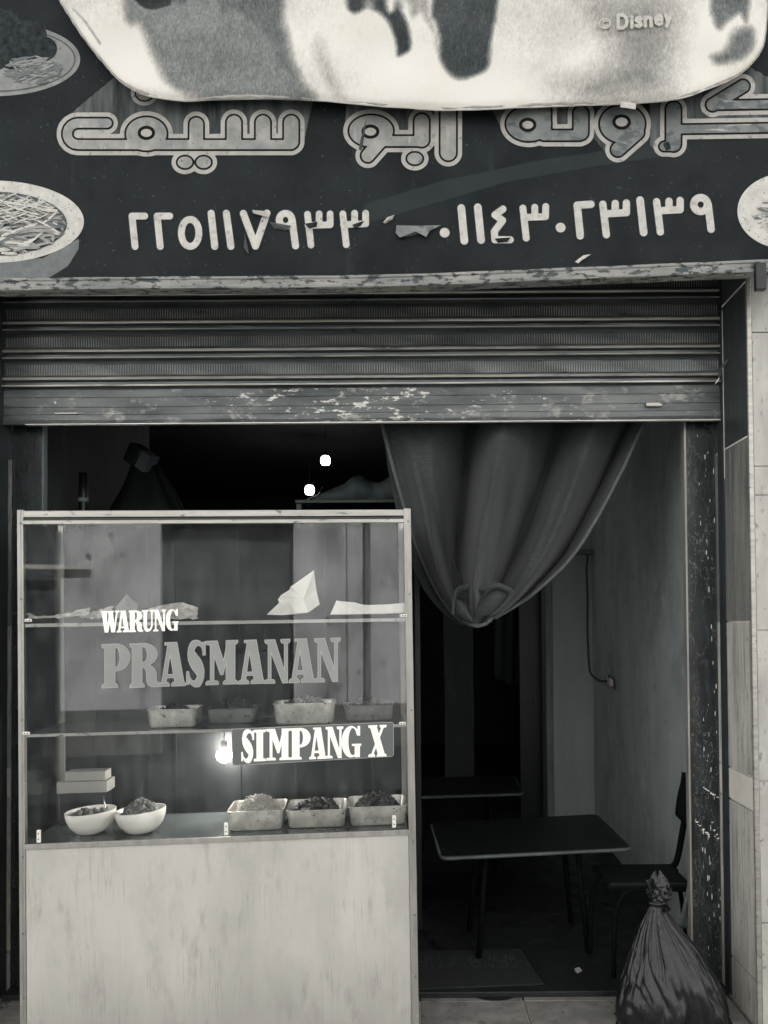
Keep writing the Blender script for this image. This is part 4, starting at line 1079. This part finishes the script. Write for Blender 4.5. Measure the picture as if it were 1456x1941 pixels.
def cartonbox(name, lo, hi, m, p):
    mb = MB().box(lo, hi); return mb.build(name, MT[m], p, local=True, bevel=.003)
ww = (b.x - a.x)/2; zt_ = b.z - wbt; zm_ = cu(108, 1483, .30).z - wbt; zl_ = cu(108, 1505, .30).z - wbt
cartonbox('box_body', (-ww*.9, -.06, 0), (ww*.9, .04, zl_), 'cab_dark', cb)
cartonbox('box_lid', (-ww, -.066, zl_ + .001), (ww, .046, zm_), 'cardboard', cb)
cartonbox('box_top', (-ww*.72, -.055, zm_ + .001), (ww*.9, .03, zt_), 'cardboard', cb)
# lit bulb inside, behind the name plate
bp = cu(425, 1432, .30)
bt = thing('light_bulb', 'glowing bulb inside the cabinet, half hidden behind the grey name plate', 'bulb', CM @ (bp + Vector((0, 0, .03))), mat3=CM3)
MB().lathe([(.0, -.062), (.014, -.060), (.030, -.048), (.036, -.030), (.031, -.012), (.016, .0)], 20).build('glass_globe', MT['bulb'], bt, True, local=True)
MB().lathe([(.0145, .0), (.015, .03), (.012, .034), (0, .034)], 16).build('bulb_cap', MT['plastic_white'], bt, True, local=True)
MB().tube([(0, 0, .034), (.0, .01, .08), (.0, .10, .16), (0, .135, w2 - bp.z - .05)], .0022, 6).build('bulb_wire', MT['wire'], bt, True, local=True)

_bl = bpy.data.lights.new('bulb_light', 'POINT'); _bl.energy = 3.0; _bl.shadow_soft_size = .05; _bl.color = (1, .97, .92)
_bo = bpy.data.objects.new('bulb_light', _bl); COL.objects.link(_bo); _bo.parent = bt; _bo.location = (0, .07, -.03)
# papers on the top shelf; each sheet is a folded mesh of its own
def sheet(name, label, cat, pts, faces, m, group=None, solid=.0008):
    vs = [CM @ cu(x, y, d) for x, y, d in pts]
    t = thing(name, label, cat, (sum(vs, Vector())/len(vs)), group)
    MB().add(vs, faces).build('paper_sheet', MT[m], t, solid=solid)
    return t
def more(t, pts, faces, m, solid=.0008, name='paper_fold'):
    MB().add([CM @ cu(x, y, d) for x, y, d in pts], faces).build(name, MT[m], t, solid=solid)
t = sheet('wrapping_paper', 'sheet of white wrapping paper standing up in a tall pointed fold', 'paper',
      [(595, 1081, .15), (551, 1112, .12), (549, 1118, .13), (533, 1128, .12), (527, 1136, .10), (529, 1142, .10), (560, 1163, .07), (584, 1161, .08), (606, 1146, .14), (600, 1120, .17), (575, 1135, .10)],
      [(0, 1, 10), (1, 2, 10), (2, 3, 10), (3, 4, 10), (4, 5, 10), (5, 6, 10), (6, 7, 10), (7, 8, 10), (8, 9, 10), (9, 0, 10)], 'paper')
more(t, [(506, 1165, .05), (531, 1141, .09), (545, 1145, .08), (562, 1164, .05), (584, 1161, .04), (535, 1166, .035)], [(0, 1, 2, 5), (2, 3, 5), (3, 4, 5)], 'paper')
t = sheet('wrapping_paper', 'low stack of folded white paper at the right end of the top shelf', 'paper',
      [(626, 1165, .04), (638, 1138, .07), (660, 1147, .06), (692, 1164, .035)], [(0, 1, 2, 3)], 'paper')
more(t, [(640, 1139, .075), (660, 1141, .08), (692, 1147, .09), (730, 1146, .09), (767, 1143, .09), (767, 1161, .06), (692, 1164, .055), (662, 1149, .065)], [(0, 1, 2, 7), (2, 6, 7), (2, 3, 6), (3, 4, 5, 6)], 'paper')
more(t, [(642, 1141, .10), (672, 1142, .11), (700, 1150, .12), (767, 1149, .12), (767, 1163, .12), (650, 1164, .12)], [(0, 1, 2, 5), (2, 3, 4, 5)], 'paper', .006)
def crumple(name, label, cat, x0, x1, ytop, ybot, dn, seed, m, nu=14, nv=5):
    r = random.Random(seed); mb = MB()
    vs = []
    for j in range(nv+1):
        for i in range(nu+1):
            u, v = i/nu, j/nv
            x = x0 + (x1-x0)*u; y = ybot(u) + (ytop(u) - ybot(u))*v
            vs.append(CM @ cu(x + r.uniform(-2, 2), y + r.uniform(-1.5, 1.5), dn + .05*v + r.uniform(-.012, .012)))
    fs = [f for j in range(nv) for i in range(nu) for f in ((j*(nu+1)+i, j*(nu+1)+i+1, (j+1)*(nu+1)+i+1), (j*(nu+1)+i, (j+1)*(nu+1)+i+1, (j+1)*(nu+1)+i))]
    t = thing(name, label, cat, sum(vs, Vector())/len(vs)); mb.add(vs, fs).build('film_sheet', MT[m], t, solid=.0006); return t
PG = 'packets on the top shelf'
t = crumple('food_packet', 'crumpled clear packet at the left end of the top shelf', 'packet', 52, 170, lambda u: 1168 - 8*math.exp(-(u/.1)**2) - 24*max(0, u-.35), lambda u: 1172 - 12*max(0, u-.5), .06, 1, 'film')
t['group'] = PG
t = crumple('food_packet', 'flat folded clear packet just left of the white letters', 'packet', 152, 214, lambda u: 1165 - 16*u, lambda u: 1172, .07, 2, 'film'); t['group'] = PG
t = crumple('food_packet', 'long pale packet rising behind the white letters on the top shelf', 'packet', 250, 375, lambda u: 1161 - 20*min(1, u/.75) + 10*max(0, u-.75)/.25, lambda u: 1173, .07, 3, 'film'); t['group'] = PG
t = sheet('wrapping_paper', 'small pointed paper cone standing above the white letters', 'paper', [(240, 1127, .12), (219, 1151, .10), (238, 1149, .06), (260, 1152, .10), (262, 1146, .13), (222, 1172, .09), (258, 1172, .09), (238, 1172, .07)], [(0, 1, 2), (0, 2, 3), (0, 3, 4), (1, 5, 7, 2), (2, 7, 6, 3)], 'cardboard')

# ================================================================ CURTAIN
YC = 3.86
Lp = spline([(716, 770), (728, 820), (745, 885), (768, 965), (790, 1035), (822, 1108), (850, 1152), (874, 1176)], 60)
Rp = spline([(1240, 770), (1212, 820), (1180, 890), (1130, 985), (1082, 1058), (1020, 1118), (982, 1146), (938, 1172)], 60)
FOLD = np.interp(np.linspace(0, 1, 61), np.linspace(0, 1, 61), spline([(0, 0), (.1, .07), (.18, .0), (.25, -.12), (.30, -.08), (.38, .12), (.43, .14), (.50, .06), (.60, -.08), (.66, -.09), (.74, .03), (.81, .07), (.88, -.02), (.93, -.13), (.96, -.05), (1, .03)], 400)[np.searchsorted(spline([(0, 0), (.1, .07), (.18, .0), (.25, -.12), (.30, -.08), (.38, .12), (.43, .14), (.50, .06), (.60, -.08), (.66, -.09), (.74, .03), (.81, .07), (.88, -.02), (.93, -.13), (.96, -.05), (1, .03)], 400)[:, 0], np.linspace(0, 1, 61)).clip(0, 399), 1])
def cur_depth(u, v):
    k = math.sin(math.pi*u)
    us = min(1, max(0, u - (.17 - .30*v)*(1 - u)**.6*min(1, u*6) + .02*math.sin(4*v + 1)))
    f = -float(np.interp(us*60, np.arange(61), FOLD)) + .012*math.sin(2*math.pi*(6.3*u + .5*v)) + .006*math.sin(2*math.pi*(11*u - .8*v))
    amp = .22 + .78*math.sin(math.pi*min(1, .05 + .85*v))**.8; amp *= 1 - .55*max(0, v - .75)/.25
    return YC + f*amp*2.1 + .010*mnoise.noise(Vector((u*22, v*9, 7)))*(1 - v*.6) - .10*k*v + .012*mnoise.noise(Vector((u*9, v*5, 2)))
def curf(u, v):
    i = v*59; a = int(min(58, i)); t = i - a
    l = Lp[a]*(1-t) + Lp[a+1]*t; r = Rp[a]*(1-t) + Rp[a+1]*t
    p = l*(1-u) + r*u
    return P(p[0], p[1] + 10*math.sin(math.pi*u)*v*v, cur_depth(u, v))
cu_t = thing('curtain', 'heavy grey cloth curtain gathered up and tucked into a knot in the doorway', 'curtain', P(900, 1180, YC))
MB().grid(curf, 130, 90).build('cloth', MT['curtain'], cu_t, True, solid=.006)
yk0 = min(cur_depth(u_, .95) for u_ in (.2, .4, .5, .6, .8))
hem = [P(x, y, cur_depth(0, i/59) - .012) for i, (x, y) in enumerate(Lp)] + [P(890, 1184, yk0 - .012), P(906, 1187, yk0 - .022), P(922, 1182, yk0 - .03), P(932, 1170, yk0 - .03)]
MB().tube(hem, .009, 8).build('hem', MT['hem'], cu_t, True)
hem = [P(x, y, cur_depth(1, i/59) + .004) for i, (x, y) in enumerate(Rp)]
MB().tube(hem, .008, 8).build('hem', MT['hem'], cu_t, True)
def back_layer(u, v):
    i = v*59; a = int(min(58, i)); t = i - a
    l = Lp[a]*(1-t) + Lp[a+1]*t
    off = 30*math.sin(math.pi*min(1, max(0, v - .1)/.9))*(.3 + .7*v)
    return P(l[0] - off*(1-u) + 60*u, l[1] + 8*(1-u)*v + 4*u, YC + .10 - .05*u + .01*math.sin(9*u))
MB().grid(back_layer, 12, 60).build('back_layer', MT['curtain'], cu_t, True, solid=.005)
# tucked knot
lip = spline([(858, 1166), (860, 1140), (866, 1119), (884, 1113), (905, 1117), (925, 1113), (944, 1110), (958, 1115), (970, 1123), (962, 1140), (946, 1156), (930, 1168)], 40)
yk = min(cur_depth(u_, v_) for u_ in (.2, .3, .4, .5, .6, .7, .8) for v_ in (.84, .88, .92)) - .012
MB().tube([P(x, y, yk - .022*math.sin(math.pi*i/39)) for i, (x, y) in enumerate(lip)], [.006 + .007*math.sin(math.pi*i/39) for i in range(40)], 10).build('knot_lip', MT['curtain'], cu_t, True)
def fold(pts, d0, name='knot_fold'):
    c = np.mean(pts, 0); nR = 10; n = len(pts)
    ringp = spline(list(pts) + [pts[0]], 25)[:-1]
    vs = []
    for k in range(nR + 1):
        t = k/nR
        for x, y in ringp:
            vs.append(P(c[0] + (x - c[0])*t, c[1] + (y - c[1])*t, yk + d0 + .03*t*t))
    m = len(ringp)
    fs = [(k*m+i, k*m+(i+1) % m, (k+1)*m+(i+1) % m, (k+1)*m+i) for k in range(nR) for i in range(m)]
    MB().add(vs, fs).build(name, MT['curtain'], cu_t, True)
fold([(862, 1134), (880, 1142), (888, 1160), (896, 1178), (882, 1174), (866, 1162)], -.012)
fold([(896, 1150), (916, 1134), (928, 1120), (948, 1114), (966, 1124), (956, 1142), (932, 1164), (905, 1166)], -.018)
fold([(866, 1120), (884, 1116), (902, 1124), (924, 1118), (905, 1134), (892, 1148), (880, 1138), (866, 1132)], .03)

# ================================================================ INSIDE THE SHOP
def bulb(px, py, Y, label):
    c = P(px, py, Y)
    t = thing('ceiling_lamp', label, 'lamp', c, 'lit lamps hanging in the dark shop')
    s = .022*Y/4
    MB().lathe([(0, -s*1.1), (s*.75, -s*1.0), (s*1.05, -s*.6), (s*1.12, 0), (s*1.0, s*.7), (s*.7, s*1.05)], 20, tuple(c)).build('lamp_globe', MT['lamp'], t, True)
    MB().lathe([(s*.72, s*1.05), (s*.6, s*1.7), (s*.3, s*1.9), (0, s*1.9)], 16, tuple(c)).build('lamp_base', MT['black'], t, True)
    MB().tube([c + Vector((0, 0, s*1.9)), Vector((c.x, c.y, ZC))], .002, 6).build('lamp_cord', MT['wire'], t)
    pl_ = bpy.data.lights.new('lamp_light', 'POINT'); pl_.energy = 1.2; pl_.shadow_soft_size = .05; pl_.color = (1, .97, .92)
    lo = bpy.data.objects.new('lamp_light', pl_); COL.objects.link(lo); lo.parent = t; lo.location = (0, 0, -s*1.9)
bulb(617, 873, 6.2, 'glowing lamp hanging in the dark shop, upper of the two')
bulb(587, 929, 7.4, 'glowing lamp hanging in the dark shop, lower of the two')
# tables
def table(name, label, tops, zt, m, legs, edge_m='edge_band'):
    c = sum(tops, Vector())/len(tops)
    t = thing(name, label, 'table', (c.x, c.y, 0), None)
    pr = []
    n = len(tops)
    for i in range(n):
        a, b, d = tops[i-1], tops[i], tops[(i+1) % n]
        r_ = .045
        p0 = b + (a-b).normalized()*r_; p1 = b + (d-b).normalized()*r_
        for k in range(6):
            s = k/5; pr.append((p0*(1-s)**2 + b*2*s*(1-s) + p1*s*s))
    m_ = len(pr); th = .020
    vs = [Vector((p.x, p.y, zt)) for p in pr] + [Vector((p.x, p.y, zt - th)) for p in pr]
    MB().add(vs, [tuple(range(m_)), tuple(range(m_, 2*m_))[::-1]] + [(i, i + m_, (i+1) % m_ + m_, (i+1) % m_) for i in range(m_)]).build('tabletop', MT[m], t, bevel=.002)
    eg = [Vector((p.x, p.y, zt - th*.5)) + (Vector((p.x, p.y, 0)) - Vector((c.x, c.y, 0))).normalized()*.004 for p in pr]
    MB().tube(eg + [eg[0]], .009, 6).build('table_edge', MT[edge_m], t, True)
    for p in tops:
        q = c + (p - c)*.5
        MB().tube([(q.x, q.y, zt - th), (q.x + (p.x-q.x)*.2, q.y + (p.y-q.y)*.2, 0)], .014, 8).build('leg', MT['black_tube'], t, True)
    return t
zt1 = .555
table('table', 'low dark topped table standing behind the chair at the side wall', [PZ(838, 1624, zt1), PZ(1196, 1606, zt1), PZ(1130, 1543, zt1), PZ(818, 1560, zt1)], zt1, 'tabletop', 4, 'edge_band')
zt2 = .56
table('table', 'second dark table further back in the shop, only its pale front edge showing', [PZ(740, 1511, zt2), PZ(990, 1503, zt2), PZ(975, 1470, zt2), PZ(752, 1474, zt2)], zt2, 'tabletop', 4, 'wire')
# chair facing left, back against the side wall
ch = thing('chair', 'black tubular chair with padded back against the side wall behind the bin bag', 'chair', (1.08, 3.8, 0))
zs = .425; yN, yFa = 3.73, 4.0
xf, xk = P(1170, 1690, yN).x, P(1285, 1650, yFa).x
def leg(y, px, pyf):
    xb_ = P(px, pyf, y).x
    MB().tube(spline([(xb_ - .0, y, .0), (xb_ + .01, y, .25), (xb_ + .035, y, zs - .07), (xb_ + .075, y, zs - .022), (xb_ + .15, y, zs - .018), (xk, y, zs - .018)], 26), .0115, 10).build('leg', MT['black_tube'], ch, True)
leg(yN, 1163, 1850); leg(yFa, 1119, 1805)
for y in (yN, yFa):
    q = spline([(xf - .05, y, zs - .004), (xk - .10, y, zs - .002), (xk - .03, y, zs + .005), (xk, y, zs + .05), (xk + .03, y, zs + .20), (xk + .055, y, zs + .33), (xk + .058, y, zs + .44)], 30)
    q[:, 0] = np.minimum(q[:, 0], XR - .018)
    MB().tube(q, .0155, 10).build('back_frame', MT['black_tube'], ch, True)
    MB().tube(spline([(xk - .02, y, zs + .005), (xk - .005, y, zs - .05), (xk + .018, y, zs - .17), (xk + .04, y, 0)], 14), .0115, 10).build('leg', MT['black_tube'], ch, True)
m = MB().box((xf - .04, yN - .012, zs - .012), (xk - .03, yFa + .012, zs + .018)); m.build('seat', MT['vinyl_seat'], ch, bevel=.012, seg=3)
def cbk(u, v):
    y = yN - .03 + (yFa - yN + .06)*u; z = zs + .255 + .215*v
    return Vector((min(xk + .022 + .05*v, XR - .03) - .012*math.sin(math.pi*u) - .010*math.sin(math.pi*v), y, z))
MB().grid(cbk, 12, 8).build('backrest', MT['vinyl_seat'], ch, True, solid=.045)
# wall socket, wires
sk = thing('wall_socket', 'white wall socket with dangling dark wires on the side wall', 'socket', (XR, P(1155, 1288, 5.5).y, P(1155, 1288, 5.5).z))
ys_ = XR/((1158 - 800)/1500)
s0 = P(1153, 1291, ys_)
box('socket_plate', (XR - .022, ys_ - .05, s0.z - .035), (XR - .001, ys_ + .05, s0.z + .035), MT['plastic_white'], sk, .004)
yw = YB - .02
w_ = [P(x, y, YB - .012) for x, y in ((1078, 1047), (1096, 1049), (1113, 1052), (1112, 1080), (1114, 1140), (1114, 1200), (1117, 1262), (1121, 1278))]
w_ += [P(1130, 1286, 6.1), P(1142, 1291, 5.8), P(1150, 1291, ys_)]
w_ = [Vector((min(p.x, XR - .012), p.y, p.z)) for p in w_]
MB().tube(spline(w_, 50), .008, 6).build('wire', MT['wire'], sk, True)
MB().tube([Vector((XR - .02, ys_, s0.z + .02)), Vector((XR - .03, ys_ - .05, s0.z + .045)), Vector((XR - .02, ys_ - .16, s0.z + .02)), Vector((XR - .015, ys_ - .17, s0.z - .05))], .006, 6).build('wire', MT['wire'], sk, True)
# doormat
dm = thing('doormat', 'dark rubber doormat with faded upside down lettering inside the threshold', 'doormat', PZ(880, 1840, 0))
c4 = [PZ(770, 1879, .004), PZ(1031, 1868, .004), PZ(985, 1800, .004), PZ(775, 1806, .004)]
vs = c4 + [Vector((p.x, p.y, .013)) for p in c4]
MB().add(vs, [(4, 5, 6, 7), (0, 1, 5, 4), (1, 2, 6, 5), (2, 3, 7, 6), (3, 0, 4, 7), (3, 2, 1, 0)]).build('mat_body', MT['mat'], dm, bevel=.004)
mm = lambda x, y: np.array([PZ(a, b, .0142) for a, b in zip(x, y)])
def mat_text(txt, x1, yb, h, wd, adv, yo=0):
    x = x1
    for ch_ in txt:
        if ch_ != ' ':
            S = [[(x - a*wd, yb - h + b*h) for a, b in l] for l in LET[ch_]]        # reads upside down from the street
            region('mat_letter', lambda X, Y, S=S: np.minimum.reduce([s_line(X, Y, l, 1.0) for l in S]), (x - wd - 4, yb - h - 4, x + 4, yb + 4), .8, mm, MT['mat_ink'], dm)
        x -= adv
mat_text('TEMO AMO', 986, 1833, 11, 26, 25)
mat_text('SERIES X IM', 976, 1820, 9, 17, 16)
# litter scrap
sc = [PZ(1089, 1836, .002), PZ(1098, 1833, .008), PZ(1104, 1840, .003), PZ(1096, 1845, .010), PZ(1091, 1842, .002)]
t = thing('paper_scrap', 'small pale scrap of paper on the dark floor by the chair', 'litter', sc[0])
MB().add(sc, [(0, 1, 3, 4), (1, 2, 3)]).build('scrap', MT['cardboard'], t, solid=.001)
# plastic sheet leaning behind the jamb edge
def sheetf(u, v):
    x = 1293 + 14*v + (26 - 4*v)*u*(.2 + .8*v) + 14*(1-v); y = 1598 + 128*v
    return P(x, y, 3.70 + .012*math.sin(12*u + 3*v) - .0*v)
t = thing('plastic_sheet', 'dull grey plastic sheet hanging between the chair and the marble jamb', 'sheet', P(1310, 1720, 3.7))
def sheetg(u, v):
    x0_ = 1322 - 36*v; x1_ = 1330
    return P(x0_ + (x1_ - x0_)*u, 1585 + 175*v, 3.705 + .01*math.sin(10*u + 5*v))
MB().grid(sheetg, 14, 16).build('film_sheet', MT['sack'], t, True, solid=.002)
# things glimpsed above the cabinet, behind it
def pix_tube(pts, Y, r, n=14): return MB().tube([P(x, y, Y) for x, y in pts], r, n)
pp = thing('pole', 'dark upright tube beside the left inner wall', 'pole', P(158, 1500, 4.2))
pix_tube([(158, 897), (158, 940), (157, 1000), (157, 1560)], 4.2, .023).build('tube', MT['black'], pp, True)
pix_tube([(157, 944), (157, 952)], 4.2, .028).build('collar', MT['frame_wood'], pp, True)
hb_ = thing('hanging_bag', 'small crumpled plastic bag hung high on the left inner wall', 'bag', P(150, 830, 4.6))
def hbf(u, v):
    a = 6.283*u; r_ = (.035*math.sin(math.pi*min(1, .12 + .8*v))**.7)*(1 + .25*mnoise.noise(Vector((math.cos(a)*2, math.sin(a)*2, v*5))))
    c = P(149, 800 + 42*v, 4.55); return c + Vector((r_*math.cos(a)*1.1, r_*math.sin(a)*.7, 0))
MB().grid(hbf, 20, 14).build('bag_body', MT['sack'], hb_, True)
MB().tube([P(149, 803, 4.55), P(149, 780, 4.6)], .003, 6).build('hook', MT['wire'], hb_)
st_ = thing('covered_stand', 'dark cloth draped stand topped by a tilted box with a pale side', 'stand', P(270, 1600, 4.4))
def drape(u, v):
    a = 6.283*u; py = 880 + 700*v
    cx = 268 + (8 if v < .05 else 10) ; rw = (26 + 60*min(1, v*6)**1.2)*(1 + .10*math.sin(5*a) + .12*mnoise.noise(Vector((math.cos(a)*2, math.sin(a)*2, v*9))))
    p = P(cx + rw*math.cos(a), py, 4.4); p.y += .5*rw*4.4/1500*math.sin(a); return p
MB().grid(drape, 36, 40).build('drape', MT['vinyl_seat'], st_, True)
E = Euler((R(8), R(33), R(-12))).to_matrix(); c = P(268, 868, 4.36)
mb = MB().box((-.075, -.05, -.055), (.01, .05, .055)); mb.v = [c + E @ x for x in mb.v]; mb.build('box_end', MT['black'], st_, bevel=.012, seg=3)
mb = MB().box((.0105, -.048, -.052), (.075, .048, .052)); mb.v = [c + E @ x for x in mb.v]; mb.build('box_end', MT['sack'], st_, bevel=.008, seg=3)
rk = thing('storage_rack', 'dark rack behind the display cabinet carrying the grey sack', 'rack', P(680, 1600, 4.5))
zr = P(680, 962, 4.5).z
a, b = P(575, 960, 4.5).x, P(790, 960, 4.5).x
for x in (a, b):
    for y in (4.35, 4.75): box('rack_post', (x - .015, y - .015, 0), (x + .015, y + .015, zr), MT['black'], rk)
box('rack_board', (a - .02, 4.33, zr - .02), (b + .02, 4.77, zr - .001), MT['black'], rk) if False else box('rack_board', (a - .02, 4.33, zr + .001), (b + .02, 4.77, zr + .02), MT['black'], rk)
sk_ = thing('sack', 'slumped grey sack lying on the rack under the lamps', 'sack', P(680, 955, 4.5))
def sackf(u, v):
    a_ = 6.283*u; t_ = v
    px = 592 + 190*t_
    hh = 33*(.35 + .65*min(1, t_/.42)**1.5)*math.sin(math.pi*min(1, max(0.02, t_*.92 + .06)))**.5*(1 + .18*math.sin(7*t_ + 1) + .1*math.sin(17*t_))
    p = P(px, 958 - hh*.9 - hh*math.sin(a_)*.9, 4.52)
    p.y += hh*1.5*4.5/1500*math.cos(a_); p.z = max(p.z, zr + .022)
    p += Vector((0, .012*mnoise.noise(Vector((px*.05, a_, 1))), .01*mnoise.noise(Vector((px*.06, a_, 5))))); return p
MB().grid(sackf, 24, 40).build('sack_body', MT['sack'], sk_, True)
MB().tube([P(x, y, 4.40) for x, y in ((566, 966), (577, 950), (590, 943), (603, 938), (612, 922))], .003, 6).build('sack_tie', MT['steel'], sk_, True)

# ================================================================ BIN BAG ON THE PAVEMENT
YBG = 3.37
bgp = [(1656, 1247, 3, .3), (1668, 1247, 13, .5), (1684, 1249, 21, .6), (1700, 1250, 20, .7), (1712, 1247, 15, .8), (1722, 1246, 16, .8), (1745, 1248, 30, .8), (1775, 1254, 50, .8), (1810, 1262, 72, .8),
       (1850, 1268, 92, .8), (1890, 1271, 103, .78), (1925, 1272, 104, .75), (1950, 1272, 98, .7), (1962, 1272, 80, .6)]
bgp = np.array(bgp, float)
bgs = spline(bgp, 120)
def bagf(u, v):
    q = bgs[int(round(v*119))]
    a = 6.2832*u; py, cx, rw, asp = q
    def rid(f, g, o): return 1 - min(1, 5*abs(mnoise.noise(Vector((math.cos(a)*f, math.sin(a)*f, v*g + o)))))
    up = math.exp(-((v - .50)/.17)**2)
    a2 = a + .5*mnoise.noise(Vector((math.cos(a), math.sin(a), v*4)))
    def rid2(f, g, o): return 1 - min(1, 3.2*abs(mnoise.noise(Vector((math.cos(a2)*f + v*2, math.sin(a2)*f, v*g + o)))))
    low = max(0, (v - .5)/.5)**.7
    ple = 1 - .15*rid(3.1, 1.3, 1)*up - .07*rid(6.5, 1.6, 5)*up - low*(.13*rid2(2.0, 4.5, 2) + .07*rid2(4.2, 8, 9))
    ple += .17*mnoise.noise(Vector((math.cos(a)*1.3, math.sin(a)*1.3, v*3.2 + 1))) + .10*low*mnoise.noise(Vector((math.cos(a)*3, math.sin(a)*3, v*7))) + .06*low
    if v < .27: ple += .35*mnoise.noise(Vector((math.cos(a)*3, math.sin(a)*3, v*30 + 4)))
    x = cx + rw*ple*math.cos(a)
    p = P(x, py, YBG); p.y += rw*ple*asp*math.sin(a)*YBG/1500
    if v < .12: p.z += .016*math.sin(2*a + 2.2)
    p.z = max(p.z, FLOOR_OUT + .003*abs(math.sin(7*a)))
    return p
bgt = thing('bin_bag', 'knotted dark grey plastic rubbish bag on the pavement against the marble jamb', 'bag', (P(1270, 1930, YBG).x, YBG, FLOOR_OUT))
MB().grid(bagf, 220, 119).build('bag_body', MT['bag'], bgt, True, sub=0)
MB().tube([P(1247 + 17*math.cos(t), 1716 + 3*math.sin(t) + 2*math.sin(3*t), YBG - .025*math.sin(-t)) for t in np.linspace(0, 6.283, 24)], .007, 8).build('knot', MT['bag'], bgt, True)
def ear(x0, y0, x1, y1, w0, w1, d):
    def f(u, v):
        x = x0 + (x1-x0)*v + (u-.5)*(w0 + (w1-w0)*v); y = y0 + (y1-y0)*v + 3*math.sin(5*u)
        return P(x, y, YBG - d - .02*v + .010*math.sin(9*u + 3*v))
    MB().grid(f, 10, 8).build('bag_ear', MT['bag'], bgt, True, solid=.001)
ear(1238, 1708, 1232, 1666, 10, 18, .01); ear(1256, 1710, 1258, 1682, 14, 24, .0); ear(1262, 1718, 1266, 1728, 8, 14, .02)
# loose strip of tape on the reveal
tp = thing('torn_tape', 'torn strip of tape curling off the stone reveal', 'tape', P(1385, 690, 3.5))
MB().grid(lambda u, v: Vector((XR - .004 - .03*v - .012*math.sin(3*v), 3.46 + .02*u + .03*v, P(1390, 680, 3.45).z - .075*v + .012*u)), 4, 8).build('tape', MT['sack'], tp, True, solid=.001)
MB().grid(lambda u, v: Vector((XR - .038 - .012*v, 3.485 + .03*u, P(1390, 680, 3.45).z - .072 - .022*v)), 3, 4).build('tape_end', MT['paper'], tp, True, solid=.001)

# ================================================================ THE OTHER SIDE OF THE STREET (seen in the glass)
YO = -5.2
ob = thing('opposite_building', 'sunlit plaster building across the street, seen only as a reflection in the glass', 'building', (0, YO, 0))
def ow(name, x0, x1, z0, z1, m, d0=0, d1=.3, bevel=.004): return box(name, (x0, YO - d1, z0), (x1, YO - d0, z1), MT[m], ob, bevel)
MT['opp_wall'] = mat('sunlit stained plaster', .58, .9, cool='neutral', var=.3, vs=1.6, spots=[(.28, 1.8, (1,1,.6), .48, .2), (.75, 4, (1,1,1), .60, .2), (.14, 5, (1,1,.5), .62, .06)])
MT['opp_dark'] = mat('dark painted metal', .07, .6, var=.3, vs=3)
MT['opp_mid'] = mat('grey painted metal', .16, .6, var=.3, vs=3)
for x0, x1, z0, z1 in ((-16, -5.0, 0, 7.5), (-3.62, -2.28, 0, 7.5), (-.42, 8, 0, 7.5), (-5.0, -3.62, 3.5, 7.5), (-2.28, -.42, 3.15, 7.5)):
    ow('wall', x0, x1, -.14 if z0 == 0 else z0, z1, 'opp_wall')
d = ow('garage_door', -5.0, -3.62, -.14, 3.499, 'opp_dark', .12, .2)
for z in np.arange(.1, 3.4, .22): box('door_slat', (-4.98, YO - .12, z), (-3.64, YO - .112, z + .215), MT['opp_dark'], d)
ow('awning_bar', -4.95, -3.2, 2.46, 2.52, 'stone_pale', -.08, -.02)
d = ow('door', -2.28, -.42, -.14, 3.149, 'opp_dark', .18, .25)
for x in (-2.2, -1.3):
    for z in (.2, 1.3, 2.3): box('door_panel', (x, YO - .18, z), (x + .78, YO - .165, z + .8), MT['opp_dark'], d, .01)
ow('downpipe', .62, .70, -.14, 7.5, 'opp_mid', -.09, -.01)
ow('wall_groove', .35, .37, -.14, 5, 'opp_mid', -.012, -.001)
ow('cornice', -16, 8, 7.5, 7.8, 'opp_wall', -.25, .3)
ow('wall_base', -.42, 8, -.14, .5, 'opp_mid', -.03, -.001)
ow('wall_base', -3.62, -2.28, -.14, .5, 'opp_mid', -.03, -.001)
for k, x in enumerate((1.6, 4.0)):
    f = ow('window', x, x + 1.1, 1.3, 2.8, 'opp_dark', -.03, .0)
    box('window_sill', (x - .06, YO + .0, 1.2), (x + 1.16, YO + .12, 1.28), MT['stone_pale'], ob, .005)
for o in list(bpy.data.objects):
    if o.type == 'EMPTY' and o.parent is None and 'label' not in o: print('unlabelled', o.name)
